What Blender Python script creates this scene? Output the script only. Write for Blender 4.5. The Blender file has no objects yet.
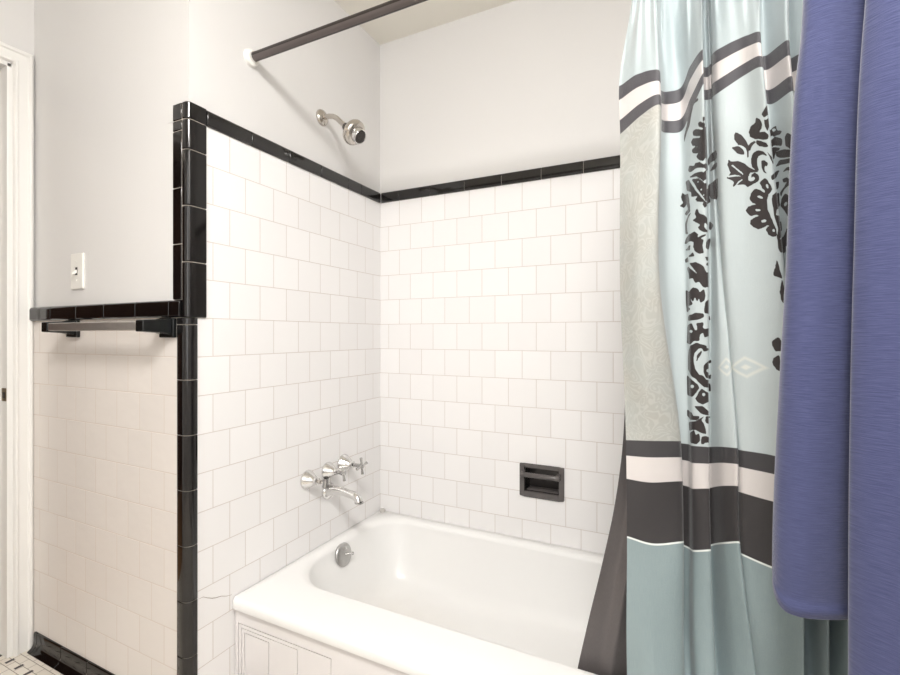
import bpy, bmesh, math, random
import numpy as np
from mathutils import Vector, Matrix

random.seed(4)
sc = bpy.context.scene
C = sc.collection
PI = math.pi

# ---------------------------------------------------------------- camera
cam_d = bpy.data.cameras.new('camera'); cam = bpy.data.objects.new('camera', cam_d); C.objects.link(cam)
cam.location = (1.200, -1.747, 1.10)
cam.rotation_euler = (PI/2, 0, math.radians(25.97))
cam_d.sensor_width = 36.0; cam_d.lens = 465.08*36/900
cam_d.shift_y = -(337.5-334.8)/900
cam_d.clip_start = 0.02
sc.camera = cam

# ---------------------------------------------------------------- world, lights, exposure
w = bpy.data.worlds.new('world'); sc.world = w; w.use_nodes = True
w.node_tree.nodes['Background'].inputs[0].default_value = (1, .98, .96, 1)
w.node_tree.nodes['Background'].inputs[1].default_value = 0.25
def area(name, loc, target, sx, sy, power, col):
    l = bpy.data.lights.new(name, 'AREA'); l.shape = 'RECTANGLE'; l.size = sx; l.size_y = sy
    l.energy = power; l.color = col
    o = bpy.data.objects.new(name, l); C.objects.link(o); o.location = loc
    o.rotation_euler = (Vector(target)-Vector(loc)).to_track_quat('-Z', 'Y').to_euler()
    return o
area('ceiling_lamp', (1.2, -1.9, 2.38), (.75, -1.4, 0), .5, .5, 31, (1, .98, .955))
area('cool_fill', (1.0, -2.9, 1.5), (0.4, 0, 1.1), .8, 1.5, 4.5, (.95, .975, 1))  # added soft fill from behind the camera; no window is modelled there
area('hall_lamp', (-1.5, -2.2, 2.3), (-1.5, -2.2, 0), .3, .3, 3, (1, .88, .74))
sc.view_settings.view_transform = 'Standard'; sc.view_settings.look = 'None'
sc.view_settings.gamma = 1.0; sc.view_settings.use_curve_mapping = False
sc.view_settings.exposure = 0.9

# ---------------------------------------------------------------- materials
def srgb(r, g, b):
    f = lambda c: (c/255)/12.92 if c/255 <= .04045 else ((c/255+.055)/1.055)**2.4
    return (f(r), f(g), f(b), 1)
class NT:
    def __init__(s, m): s.t = m.node_tree; s.b = s.t.nodes['Principled BSDF']
    def n(s, typ, **k):
        x = s.t.nodes.new(typ)
        for a, v in k.items(): setattr(x, a, v)
        return x
    def l(s, a, b): s.t.links.new(a, b)
    def math(s, op, a, b=None, clamp=False):
        x = s.n('ShaderNodeMath', operation=op); x.use_clamp = clamp
        for i, v in enumerate((a, b)):
            if v is None: continue
            if isinstance(v, (int, float)): x.inputs[i].default_value = v
            else: s.l(v, x.inputs[i])
        return x.outputs[0]
    def mix(s, f, a, b):
        x = s.n('ShaderNodeMix', data_type='RGBA')
        for i, v in ((0, f), (6, a), (7, b)):
            if isinstance(v, (int, float, tuple)): x.inputs[i].default_value = v
            else: s.l(v, x.inputs[i])
        return x.outputs[2]
    def ramp(s, f, stops):
        x = s.n('ShaderNodeValToRGB'); s.l(f, x.inputs[0]); e = x.color_ramp.elements
        e[0].position, e[0].color = stops[0]; e[1].position, e[1].color = stops[-1]
        for p, c in stops[1:-1]:
            q = e.new(p); q.color = c
        return x.outputs[0]
    def bump(s, h, strength=.3, dist=.001):
        x = s.n('ShaderNodeBump'); x.inputs['Strength'].default_value = strength; x.inputs['Distance'].default_value = dist
        s.l(h, x.inputs['Height']); s.l(x.outputs[0], s.b.inputs['Normal'])
    def noise(s, scale, vec=None, detail=3, rough=.5, dist=0.):
        x = s.n('ShaderNodeTexNoise'); x.inputs['Scale'].default_value = scale; x.inputs['Detail'].default_value = detail
        x.inputs['Roughness'].default_value = rough; x.inputs['Distortion'].default_value = dist
        if vec is not None: s.l(vec, x.inputs['Vector'])
        return x.outputs[0]
    def obj(s): return s.n('ShaderNodeTexCoord').outputs['Object']
def mat(name, col, rough=.5, metal=0., coat=0., noise=None):
    m = bpy.data.materials.new(name); m.use_nodes = True; t = NT(m)
    t.b.inputs['Base Color'].default_value = col; t.b.inputs['Roughness'].default_value = rough
    t.b.inputs['Metallic'].default_value = metal; t.b.inputs['Coat Weight'].default_value = coat
    t.b.inputs['Coat Roughness'].default_value = .05
    if noise:
        sc_, amt = noise
        c2 = tuple(c*(1-amt) for c in col[:3])+(1,)
        t.l(t.mix(t.noise(sc_, t.obj()), col, c2), t.b.inputs['Base Color'])
    return m
def plaster(name, col):
    m = mat(name, col, .55); t = NT(m)
    o = t.obj()
    t.l(t.mix(t.noise(1.7, o, 4), col, tuple(c*.965 for c in col[:3])+(1,)), t.b.inputs['Base Color'])
    t.bump(t.noise(60, o, 4), .12, .002)
    return m
M = {}
M['wall'] = plaster('painted_plaster', srgb(226, 224, 222))
M['ceiling'] = plaster('ceiling_paint', srgb(244, 240, 230))
M['trim_paint'] = mat('gloss_white_paint', srgb(240, 238, 234), .3, noise=(6, .03))
M['black_tile'] = mat('black_glazed_tile', srgb(20, 17, 17), .09, noise=(9, .4))
M['black_tile'].node_tree.nodes['Principled BSDF'].inputs['IOR'].default_value = 1.6
M['grout'] = mat('grout', srgb(196, 186, 174), .85, noise=(60, .2))
M['enamel'] = mat('white_enamel', srgb(242, 241, 240), .3)
t = NT(M['enamel']); o_ = t.obj()
sp = t.n('ShaderNodeSeparateXYZ'); t.l(o_, sp.inputs[0])
dx = t.math('SUBTRACT', sp.outputs[0], .22); dy = t.math('SUBTRACT', sp.outputs[1], -.36)
r_ = t.math('SQRT', t.math('ADD', t.math('MULTIPLY', dx, t.math('MULTIPLY', dx, .35)), t.math('MULTIPLY', dy, dy)))
low = t.math('MULTIPLY', t.math('SUBTRACT', .16, sp.outputs[2]), 10., True)
st = t.math('MULTIPLY', t.math('MULTIPLY', t.math('SUBTRACT', 1.0, t.math('MULTIPLY', r_, 4.), True), low), t.noise(11, o_, 6, .65))
t.l(t.mix(t.math('MULTIPLY', st, .4, True), srgb(240, 239, 237), srgb(196, 176, 146)), t.b.inputs['Base Color'])
M['apron'] = mat('white_apron_enamel', srgb(232, 228, 227), .22, noise=(7, .03))
M['chrome'] = mat('chrome', (.78, .77, .76, 1), .1, 1., noise=(40, .12))
M['worn_chrome'] = mat('worn_chrome', (.62, .61, .6, 1), .22, 1., noise=(70, .35))
M['satin_chrome'] = mat('satin_chrome', (.6, .59, .58, 1), .38, 1., noise=(70, .3))
M['nickel'] = mat('brushed_nickel', (.62, .58, .53, 1), .2, 1., noise=(30, .15))
M['dark_rubber'] = mat('dark_rubber', srgb(62, 56, 52), .45, noise=(50, .2))
M['white_plastic'] = mat('white_plastic', srgb(240, 238, 232), .35, noise=(12, .02))
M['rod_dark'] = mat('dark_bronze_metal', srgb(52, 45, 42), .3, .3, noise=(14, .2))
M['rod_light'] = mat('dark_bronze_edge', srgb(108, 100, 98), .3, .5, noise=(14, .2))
M['dish_black'] = mat('charcoal_glazed_ceramic', srgb(100, 95, 94), .16, noise=(25, .35))
M['dish_inside_shade'] = mat('charcoal_glaze_in_shade', srgb(52, 48, 47), .2, noise=(25, .3))  # shade of the recess put into the colour: darker copy of the dish glaze
M['black_plastic'] = mat('black_glazed_ceramic', srgb(22, 24, 24), .2, noise=(25, .3))
M['steel_bar'] = mat('brushed_steel_bar', (.74, .72, .70, 1), .42, 1., noise=(30, .2))
M['brass'] = mat('aged_brass', (.35, .26, .15, 1), .35, 1., noise=(60, .3))
M['brown_wood'] = mat('brown_stained_wood', srgb(104, 66, 42), .4, noise=(5, .3))
M['wood_floor'] = mat('oak_floor_boards', srgb(188, 140, 92), .4, noise=(4, .25))

def tile_mat(name, axis, u0, width, tile, grout, vrow=.109, top=1.692, mort=.0013, depth=.0012):
    """square white wall tile in half-bond, laid out in metres on the wall's own axes"""
    m = mat(name, tile, .3); t = NT(m); o = t.obj()
    s = t.n('ShaderNodeSeparateXYZ'); t.l(o, s.inputs[0])
    u = t.math('SUBTRACT', s.outputs[axis], u0-.112*20); v = t.math('SUBTRACT', top, s.outputs[2])
    cmb = t.n('ShaderNodeCombineXYZ'); t.l(u, cmb.inputs[0]); t.l(v, cmb.inputs[1])
    b = t.n('ShaderNodeTexBrick'); t.l(cmb.outputs[0], b.inputs['Vector'])
    b.inputs['Scale'].default_value = 1; b.inputs['Brick Width'].default_value = width
    b.inputs['Row Height'].default_value = vrow; b.inputs['Mortar Size'].default_value = mort
    b.inputs['Mortar Smooth'].default_value = .25; b.inputs['Bias'].default_value = 0
    b.inputs['Color1'].default_value = tile; b.inputs['Color2'].default_value = tuple(c*.955 for c in tile[:3])+(1,)
    b.inputs['Mortar'].default_value = grout
    n1 = t.noise(4.5, o, 3)
    t.l(t.mix(t.math('MULTIPLY', n1, .35), b.outputs[0], tuple(c*.93 for c in tile[:3])+(1,)), t.b.inputs['Base Color'])
    t.l(t.math('ADD', t.math('MULTIPLY', b.outputs[1], .5), .3), t.b.inputs['Roughness'])
    h = t.math('ADD', t.math('MULTIPLY', b.outputs[1], -1.0), t.math('MULTIPLY', t.noise(14, o, 2), 1.1))
    t.bump(h, .5, depth)
    return m
W_T = srgb(242, 240, 239); W_G = srgb(205, 196, 188)
M['tile_faucet'] = tile_mat('white_tile_faucet_wall', 1, -.790-.056, .1122, W_T, W_G)
M['tile_back'] = tile_mat('white_tile_back_wall', 0, .1007-.056, .112, W_T, W_G)
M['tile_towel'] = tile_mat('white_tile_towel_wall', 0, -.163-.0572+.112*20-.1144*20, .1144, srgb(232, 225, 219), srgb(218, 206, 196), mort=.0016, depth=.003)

# ---------------------------------------------------------------- mesh helpers
def link(name, bm, m, parent=None, smooth=False, bevel=0, seg=2, auto=40):
    me = bpy.data.meshes.new(name); bm.normal_update(); bm.to_mesh(me); bm.free()
    mm = m if isinstance(m, list) else [m]
    for x in mm: me.materials.append(x)
    if smooth:
        for p in me.polygons: p.use_smooth = True
    o = bpy.data.objects.new(name, me); C.objects.link(o)
    if bevel:
        b = o.modifiers.new('bevel', 'BEVEL'); b.width = bevel; b.segments = seg; b.limit_method = 'ANGLE'; b.angle_limit = math.radians(35)
    if smooth and auto:
        try: me.set_sharp_from_angle(angle=math.radians(auto))
        except Exception: pass
    if parent: put(o, parent)
    return o
def put(o, parent):
    o.parent = parent
    o.matrix_parent_inverse = Matrix.Translation(-Vector(parent.location))
def tag(o, label, cat, group=None):
    o['label'] = label; o['category'] = cat
    if group: o['group'] = group
    return o
def struct(o): o['kind'] = 'structure'; return o
def thing(name, label, cat, loc, group=None):
    o = bpy.data.objects.new(name, None); C.objects.link(o); o.location = loc; o.empty_display_size = .05
    return tag(o, label, cat, group)
def box(bm, lo, hi, mi=0):
    x0, y0, z0 = lo; x1, y1, z1 = hi
    v = [bm.verts.new(p) for p in ((x0,y0,z0),(x1,y0,z0),(x1,y1,z0),(x0,y1,z0),(x0,y0,z1),(x1,y0,z1),(x1,y1,z1),(x0,y1,z1))]
    for f in ((0,3,2,1),(4,5,6,7),(0,1,5,4),(1,2,6,5),(2,3,7,6),(3,0,4,7)):
        q = bm.faces.new([v[i] for i in f]); q.material_index = mi
def prism(bm, prof, a, b, to3, mi=0):
    """extrude the 2-D profile from a to b; to3(p, s) gives the 3-D point"""
    A = [bm.verts.new(to3(p, a)) for p in prof]; B = [bm.verts.new(to3(p, b)) for p in prof]
    n = len(prof)
    fs = [bm.faces.new(A), bm.faces.new(B[::-1])]
    for i in range(n): fs.append(bm.faces.new((A[i], B[i], B[(i+1) % n], A[(i+1) % n])))
    for f in fs: f.material_index = mi
    return fs
def fixn(bm): bmesh.ops.recalc_face_normals(bm, faces=bm.faces[:])
def lathe(bm, prof, origin, axis, seg=32, cap=True, mi=0, scale2=1.):
    """prof = [(distance along the axis, radius)]"""
    ax = Vector(axis).normalized(); e1 = ax.orthogonal().normalized(); e2 = ax.cross(e1); o = Vector(origin)
    rings = []
    for d, r in prof:
        rings.append([bm.verts.new(o+ax*d+e1*(r*math.cos(2*PI*k/seg))+e2*(r*math.sin(2*PI*k/seg)*scale2)) for k in range(seg)])
    for a, b in zip(rings, rings[1:]):
        for k in range(seg):
            f = bm.faces.new((a[k], a[(k+1) % seg], b[(k+1) % seg], b[k])); f.material_index = mi
    if cap:
        f = bm.faces.new(rings[0][::-1]); f.material_index = mi
        f = bm.faces.new(rings[-1]); f.material_index = mi
def tube(bm, pts, rad, seg=16, mi=0):
    pts = [Vector(p) for p in pts]; n = len(pts)
    if not isinstance(rad, (list, tuple)): rad = [rad]*n
    rings = []; e1 = None
    for i, p in enumerate(pts):
        d = (pts[min(i+1, n-1)]-pts[max(i-1, 0)]).normalized()
        e1 = d.orthogonal().normalized() if e1 is None else (e1-d*e1.dot(d)).normalized()
        e2 = d.cross(e1)
        rings.append([bm.verts.new(p+e1*(rad[i]*math.cos(2*PI*k/seg))+e2*(rad[i]*math.sin(2*PI*k/seg))) for k in range(seg)])
    for a, b in zip(rings, rings[1:]):
        for k in range(seg):
            f = bm.faces.new((a[k], a[(k+1) % seg], b[(k+1) % seg], b[k])); f.material_index = mi
    bm.faces.new(rings[0][::-1]).material_index = mi; bm.faces.new(rings[-1]).material_index = mi
def new(): return bmesh.new()

# ---------------------------------------------------------------- the room
ZC = 2.412; XD = -.848; YT = -.917; XR = 1.545; YF = -3.0
# back wall: plaster above, tile below with the recess of the soap dish left open
bm = new()
box(bm, (-.1, .007, 1.70), (XR+.1, .12, ZC), 0)
hx0, hx1, hz0, hz1 = .664, .812, .489, .590
for lo, hi in (((0, 0, 0), (hx0, .1, 1.70)), ((hx1, 0, 0), (XR, .1, 1.70)), ((hx0, 0, 0), (hx1, .1, hz0)), ((hx0, 0, hz1), (hx1, .1, 1.70)), ((hx0, .085, hz0), (hx1, .1, hz1))):
    box(bm, lo, hi, 1)
struct(link('wall_back', bm, [M['wall'], M['tile_back']]))
bm = new()
box(bm, (-.1, YT+.006, 1.70), (-.007, .007, ZC), 0); box(bm, (-.1, YT+.02, 0), (0, 0, 1.70), 1)
struct(link('wall_faucet', bm, [M['wall'], M['tile_faucet']]))
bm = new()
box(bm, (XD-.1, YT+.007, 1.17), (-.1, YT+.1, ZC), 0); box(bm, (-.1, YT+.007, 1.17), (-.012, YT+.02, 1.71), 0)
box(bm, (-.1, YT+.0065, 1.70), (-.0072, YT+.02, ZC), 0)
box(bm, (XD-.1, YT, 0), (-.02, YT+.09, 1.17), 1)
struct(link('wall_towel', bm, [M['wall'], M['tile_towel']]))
# wall with the doorway
DY0, DY1, DZ = -.974, -1.78, 2.026
bm = new()
box(bm, (XD-.12, DY0, 0), (XD, YT+.05, ZC)); box(bm, (XD-.12, YF, 0), (XD, DY1, ZC)); box(bm, (XD-.12, DY1, DZ), (XD, DY0, ZC))
struct(link('wall_left', bm, M['wall']))
bm = new(); box(bm, (XR, YF, 0), (XR+.1, .1, ZC)); struct(link('wall_right', bm, M['wall']))
bm = new(); box(bm, (XD-.12, YF-.1, 0), (XR+.1, YF, ZC)); struct(link('wall_front', bm, M['wall']))
bm = new(); box(bm, (XD-.12, YF-.1, ZC), (XR+.1, .12, ZC+.1)); struct(link('ceiling', bm, M['ceiling']))
# hall beyond the doorway
bm = new(); box(bm, (-2.3, YF, 0), (-2.2, -.5, ZC)); struct(link('wall_hall_far', bm, M['brown_wood']))
bm = new(); box(bm, (-2.2, -.6, 0), (XD-.12, -.5, ZC)); struct(link('wall_hall_end', bm, M['wall']))
bm = new(); box(bm, (-2.3, YF-.1, 0), (XD-.12, YF, ZC)); struct(link('wall_hall_near', bm, M['brown_wood']))
bm = new(); box(bm, (-2.3, YF-.1, ZC), (XD-.12, -.5, ZC+.1)); struct(link('ceiling_hall', bm, M['ceiling']))
bm = new(); box(bm, (-2.3, YF-.1, -.1), (XD-.10, -.5, 0)); struct(link('floor_hall', bm, M['wood_floor']))

# floor: small white mosaic with a row of black dashes along the wall
m = mat('white_floor_mosaic', srgb(232, 226, 216), .3); M['floor'] = m
t = NT(m); o = t.obj(); s = t.n('ShaderNodeSeparateXYZ'); t.l(o, s.inputs[0])
cmb = t.n('ShaderNodeCombineXYZ'); t.l(t.math('ADD', s.outputs[0], 10.004), cmb.inputs[0]); t.l(t.math('ADD', s.outputs[1], 10.0 + .945-.917), cmb.inputs[1])
b = t.n('ShaderNodeTexBrick'); t.l(cmb.outputs[0], b.inputs['Vector'])
for k, v in (('Scale', 1), ('Brick Width', .052), ('Row Height', .026), ('Mortar Size', .0011), ('Mortar Smooth', .2), ('Bias', 0)): b.inputs[k].default_value = v
b.inputs['Color1'].default_value = srgb(236, 230, 220); b.inputs['Color2'].default_value = srgb(222, 214, 202); b.inputs['Mortar'].default_value = srgb(140, 128, 112)
fx = t.math('FRACT', t.math('DIVIDE', t.math('ADD', s.outputs[0], 10.0+.821+.006+.0002), .0625))
inx = t.math('LESS_THAN', fx, .20)
yy = t.math('ADD', s.outputs[1], .9870)
iny = t.math('LESS_THAN', t.math('ABSOLUTE', yy), .012)
yy2 = t.math('ADD', s.outputs[1], 1.2); iny2 = t.math('LESS_THAN', t.math('ABSOLUTE', yy2), .012)
dash = t.math('MULTIPLY', inx, t.math('MAXIMUM', iny, iny2))
t.l(t.mix(dash, b.outputs[0], srgb(30, 26, 26)), t.b.inputs['Base Color'])
t.bump(t.math('MULTIPLY', b.outputs[1], -1.), .5, .001)
bm = new(); box(bm, (XD-.10, YF-.1, -.1), (XR+.1, .1, 0)); struct(link('floor', bm, M['floor']))

# ---------------------------------------------------------------- black tile trims
bt = [M['black_tile'], M['grout']]
G = .0009
def arc(cx, cy, r, a0, a1, n=6):
    return [(cx+r*math.cos(math.radians(a0+(a1-a0)*i/n)), cy+r*math.sin(math.radians(a0+(a1-a0)*i/n))) for i in range(n+1)]
border = [(-.012, 1.692), (.005, 1.692), (.008, 1.695)]+arc(-.002, 1.728, .010, 0, 90, 5)+[(-.012, 1.738)]
back = [(-.012, 1.694), (.004, 1.694), (.004, 1.73), (-.002, 1.7345), (-.012, 1.7345)]
def run(name, cuts, to3, prof, bk, m=bt):
    bm = new()
    for a, c in zip(cuts, cuts[1:]): prism(bm, prof, a+G, c-G, to3, 0)
    prism(bm, bk, cuts[0]+.002, cuts[-1]-.002, to3, 1); fixn(bm)
    return struct(link(name, bm, m, smooth=True, bevel=.0012, seg=2))
run('trim_1', [-.865, -.712, -.553, -.395, -.236, -.150, -.008], lambda p, s: (p[0], s, p[1]), border, back)
run('trim_2', [.008, .102, .256, .418, .578, .737, .894, 1.05, 1.21, 1.365, XR], lambda p, s: (s, -p[0], p[1]), border, back)
# tall corner column above the towel wall's cap: rounded corner pieces
cornerp = [(-.018, YT+.012), (-.018, YT-.007)]+arc(-.006, YT+.006, .013, -90, 0, 7)+[(.007, -.866), (-.006, -.866), (-.006, YT+.012)]
bm = new()
zz = [1.147, 1.300, 1.454, 1.608, 1.691]
for a, c in zip(zz, zz[1:]): prism(bm, cornerp, a+G, c-G, lambda p, s: (p[0], p[1], s))
prism(bm, cornerp, 1.691+G, 1.738, lambda p, s: (p[0], p[1], s))
prism(bm, [(-.0165, YT+.011), (-.0165, YT-.005)]+arc(-.008, YT+.008, .012, -90, 0, 5)+[(.004, -.868), (-.005, -.868), (-.005, YT+.011)], 1.15, 1.733, lambda p, s: (p[0], p[1], s), 1)
fixn(bm)
struct(link('trim_3', bm, bt, smooth=True, bevel=.003, seg=3))
bm = new()
zs = [1.197, 1.350, 1.505, 1.662, 1.691, 1.738]
for a, c in zip(zs, zs[1:]): box(bm, (-.057, YT-.007, a+G), (-.018-2*G, YT+.012, c-G), 0)
box(bm, (-.0555, YT-.005, 1.197), (-.018, YT+.011, 1.735), 1)
struct(link('trim_4', bm, bt, smooth=True, bevel=.002, seg=3))
# cap along the towel wall
capp = [(-.012, 1.148), (.010, 1.148), (.014, 1.152), (.014, 1.182)]+arc(.004, 1.186, .010, 0, 90, 5)+[(-.012, 1.197)]
capb = [(-.012, 1.150), (.010, 1.150), (.0115, 1.18), (.003, 1.193), (-.012, 1.193)]
run('trim_5', [-.848, -.692, -.535, -.378, -.218, -.064, -.0185], lambda p, s: (s, YT-p[0], p[1]), capp, capb)
# slimmer quarter-round column below it
lowp = [(-.043, YT+.012), (-.043, YT-.004), (-.036, YT-.008)]+arc(-.014, YT+.012, .021, -100, 0, 9)+[(.005, -.893), (-.006, -.893), (-.006, YT+.012)]
bm = new()
zl = [.0, .064, .216, .368, .520, .672, .824, .976, 1.128, 1.147]
for a, c in zip(zl, zl[1:]): prism(bm, lowp, a+G, c-G, lambda p, s: (p[0], p[1], s))
prism(bm, [(-.0415, YT+.011), (-.0415, YT-.002), (-.035, YT-.0058)]+arc(-.015, YT+.013, .020, -100, 0, 7)+[(.0035, -.895), (-.005, -.895), (-.005, YT+.011)], 0, 1.145, lambda p, s: (p[0], p[1], s), 1)
fixn(bm)
struct(link('trim_6', bm, bt, smooth=True, bevel=.001, seg=2))
# coved black tile base
basep = [(-.012, .0), (.026, .0), (.024, .004), (.014, .010), (.0085, .020), (.007, .032), (.007, .056), (.004, .061), (-.012, .061)]
baseb = [(-.012, .001), (.020, .001), (.010, .012), (.005, .03), (.005, .058), (-.012, .058)]
run('baseboard_towel', [-.82, -.798, -.641, -.486, -.331, -.176, -.0432], lambda p, s: (s, YT-p[0], p[1]), basep, baseb)
run('baseboard_faucet', [-.893, -.80, -.757], lambda p, s: (p[0], s, p[1]), basep, baseb)
# hairline crack in the tile beside the tub
bm = new(); cp = [(-.885, .362), (-.873, .361), (-.860, .352), (-.845, .343), (-.832, .338), (-.815, .334), (-.797, .325), (-.778, .320)]
prev = None
for i, (y, z) in enumerate(cp):
    h = .0003+.0006*math.sin(PI*i/(len(cp)-1))
    q = (bm.verts.new((.0004, y, z-h)), bm.verts.new((.0004, y, z+h)))
    if prev: bm.faces.new((prev[0], q[0], q[1], prev[1]))
    prev = q
struct(link('trim_7', bm, mat('tile_crack', srgb(150, 132, 118), .9, noise=(80, .3))))

# door casing, jamb
bm = new()
cas = [(.0, 0), (.016, 0), (.020, .006), (.020, .012), (.014, .016), (.014, .040), (.018, .043), (.018, .050), (.010, .053), (0, .053)]   # (proud of wall, across from outer edge)
def mitre(pts):   # pts = outer corner path (y, z, inward y, inward z)
    rings = []
    for y, z, iy, iz in pts: rings.append([bm.verts.new((XD+n, y+iy*a, z+iz*a)) for n, a in cas])
    for A, B in zip(rings, rings[1:]):
        k = len(cas)
        for i in range(k): bm.faces.new((A[i], A[(i+1) % k], B[(i+1) % k], B[i]))
    bm.faces.new(rings[0]); bm.faces.new(rings[-1][::-1])
mitre([(YT-.001, 0.0, -1, 0), (YT-.001, DZ+.056, -1, -1), (DY1-.062, DZ+.056, 1, -1), (DY1-.062, 0, 1, 0)])
fixn(bm); struct(link('trim_8', bm, M['trim_paint'], bevel=.001))
bm = new()
for y0, y1 in ((DY0-.012, DY0+.004), (DY1-.004, DY1+.012)): box(bm, (XD-.13, y0, 0), (XD+.004, y1, DZ))
box(bm, (XD-.13, DY1, DZ-.012), (XD+.004, DY0, DZ+.004))
box(bm, (XD-.085, DY0-.024, 0), (XD-.045, DY0-.012, DZ-.012)); box(bm, (XD-.085, DY1+.012, 0), (XD-.045, DY1+.024, DZ-.012))
box(bm, (XD-.085, DY1+.012, DZ-.024), (XD-.045, DY0-.012, DZ-.012))
struct(link('door_1', bm, M['trim_paint'], bevel=.0015))
sp_ = thing('strike_plate', 'small aged metal latch strike plate on the white door jamb', 'latch plate', (XD-.02, DY0-.0125, .893))
bm = new(); box(bm, (XD-.030, DY0-.0138, .874), (XD+.001, DY0-.012, .918)); link('plate', bm, M['brass'], sp_, bevel=.0006)
bm = new(); box(bm, (XD-.022, DY0-.0145, .884), (XD-.006, DY0-.0137, .904)); link('latch_hole', bm, M['dark_rubber'], sp_)

# ---------------------------------------------------------------- bathtub
RZ = .312; TX0, TX1, TY0, TY1 = .001, 1.525, -.783, -.001
tub = thing('bathtub', 'white enamelled cast-iron bathtub with panelled apron set in the tiled alcove', 'bathtub', (.76, -.38, 0))
def rrect(x0, x1, y0, y1, radii, z, n=10):
    """rounded rectangle; radii for the corners (x0,y0) (x1,y0) (x1,y1) (x0,y1); n+1 points a corner, extra points along sides"""
    cs = [(x0, y0, 1, 1, 180), (x1, y0, -1, 1, 270), (x1, y1, -1, -1, 0), (x0, y1, 1, -1, 90)]
    corners = []
    for (x, y, sx, sy, a0), r in zip(cs, radii):
        cx_, cy_ = x+sx*r, y+sy*r
        corners.append([(cx_+r*math.cos(math.radians(a0+90*i/n)), cy_+r*math.sin(math.radians(a0+90*i/n)), z) for i in range(n+1)])
    out = []
    for i in range(4):
        out += corners[i]; a = corners[i][-1]; b_ = corners[(i+1) % 4][0]
        for k in range(1, 8): out.append(tuple(a[j]+(b_[j]-a[j])*k/8 for j in range(3)))
    return out
bm = new()
def loop(pts): return [bm.verts.new(p) for p in pts]
R0 = (.013, .02, .008, .008)
def outer(d, z): return rrect(TX0+d*.2, TX1-d*.2, TY0+d, TY1-d*.2, tuple(max(r-d*.5, .004) for r in R0), z)
def inner(d, z, df=1., extra=0): # d = inset from the inner edge
    rr = (.175, .20, .16, .135)
    return rrect(.034+d*1.45+extra*.3, 1.43-d*2.6, -.628+d*df, -.040-d, tuple(max(r-d*.25, .09) for r in rr), z)
L = [loop(outer(.006, RZ-.031)), loop(outer(.001, RZ-.031)), loop(outer(0, RZ-.028)), loop(outer(0, RZ-.012)), loop(outer(.002, RZ-.006)), loop(outer(.006, RZ-.0015)), loop(outer(.012, RZ)),
     *[loop(inner(-.006+.020*math.sin(PI/2*k/9), RZ-.020*(1-math.cos(PI/2*k/9)))) for k in range(10)], loop(inner(.018, RZ-.045)),
     loop(inner(.032, RZ-.10)), loop(inner(.046, RZ-.155)), loop(inner(.060, RZ-.195)), loop(inner(.075, RZ-.222)), loop(inner(.095, RZ-.238)), loop(inner(.125, RZ-.245)), loop(inner(.18, RZ-.247)), loop(inner(.235, RZ-.248))]
for A, B in zip(L, L[1:]):
    n = len(A)
    for i in range(n): bm.faces.new((A[i], A[(i+1) % n], B[(i+1) % n], B[i]))
bm.faces.new(L[-1])
fixn(bm)
tb = link('basin', bm, M['enamel'], tub, smooth=True, auto=70)
# apron: a cast plate with three nested outlines cut into it near each end
bm = new(); AY = -.770; GW = .0030; ZB = .05
box(bm, (.004, AY+.007, .0), (1.52, AY+.03, .283))
steps = [(.016, .372, .236), (.028, .252, .224), (.040, .142, .212)]
def plate(x0, x1, z0, z1, k, flip):
    if flip: x0, x1 = 1.524-x1, 1.524-x0
    box(bm, (x0, AY+.0008*k, z0), (x1, AY+.008, z1))
for flip in (False, True):
    a, c, z = steps[0]
    plate(.004, a, 0, .283, 0, flip); plate(a, c, z, .283, 0, flip); plate(a, c, 0, ZB, 0, flip)
    for k in range(3):
        a, c, z = steps[k]
        if k == 2: plate(a+GW, c-GW, ZB+GW*3, z-GW, 3, flip); continue
        a2, c2, z2 = steps[k+1]
        plate(a+GW, a2, ZB+GW*(k+1), z-GW, k+1, flip); plate(a2, c2, z2, z-GW, k+1, flip); plate(c2, c-GW, ZB+GW*(k+1), z-GW, k+1, flip)
        plate(a2, c2, ZB+GW*(k+1), ZB+GW*(k+2), k+1, flip)
plate(.372, 1.152, 0, .283, 0, False)
link('apron', bm, M['apron'], tub)
# overflow plate on the sloping end wall
of = Vector((.069, -.344, .270))
bm = new(); axis = (1, 0, .22)
lathe(bm, [(-.006, .040), (.002, .0425), (.005, .0405), (.008, .034), (.0095, .02), (.010, .0)][:5], of, axis, 40)
ovf = link('overflow_plate', bm, M['satin_chrome'], tub, smooth=True)
ovf['label'] = 'round worn chrome overflow plate'
a_ = Vector(axis).normalized()
bm = new(); tube(bm, [of+a_*.006+Vector((0, .0, 0)), of+a_*.018+Vector((0, .006, .0)), of+a_*.028+Vector((0, .016, -.002))], [.004, .0035, .003], 10)
lathe(bm, [(0, .002), (.002, .0055), (.007, .0055), (.009, .003)], of+a_*.027+Vector((0, .015, -.002)), (1, .5, 0), 14)
put(link('drain_lever', bm, M['worn_chrome'], smooth=True), ovf)
for dz in (-.022, .022):
    bm = new(); lathe(bm, [(0, .006), (.001, .006), (.0025, .0045), (.003, .002)], of+a_*.009+Vector((0, 0, dz)), axis, 12)
    put(link('screw', bm, M['chrome'], smooth=True), ovf)
bm = new(); lathe(bm, [(0, .032), (.002, .033), (.004, .030), (.003, .020), (.001, .016)], (.27, -.335, RZ-.249), (0, 0, 1), 32); link('drain', bm, M['worn_chrome'], tub, smooth=True)

# small round cap in the corner of the tub
bm = new(); lathe(bm, [(0, .0125), (.006, .0130), (.010, .012), (.0125, .008), (.013, .003)], (.022, -.016, RZ), (0, 0, 1), 24)
tag(link('plug_cap', bm, mat('grey_rubber', srgb(208, 203, 198), .5, noise=(90, .2)), smooth=True), 'tiny grey round cap sitting on the back left corner of the tub rim', 'cap')

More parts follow.
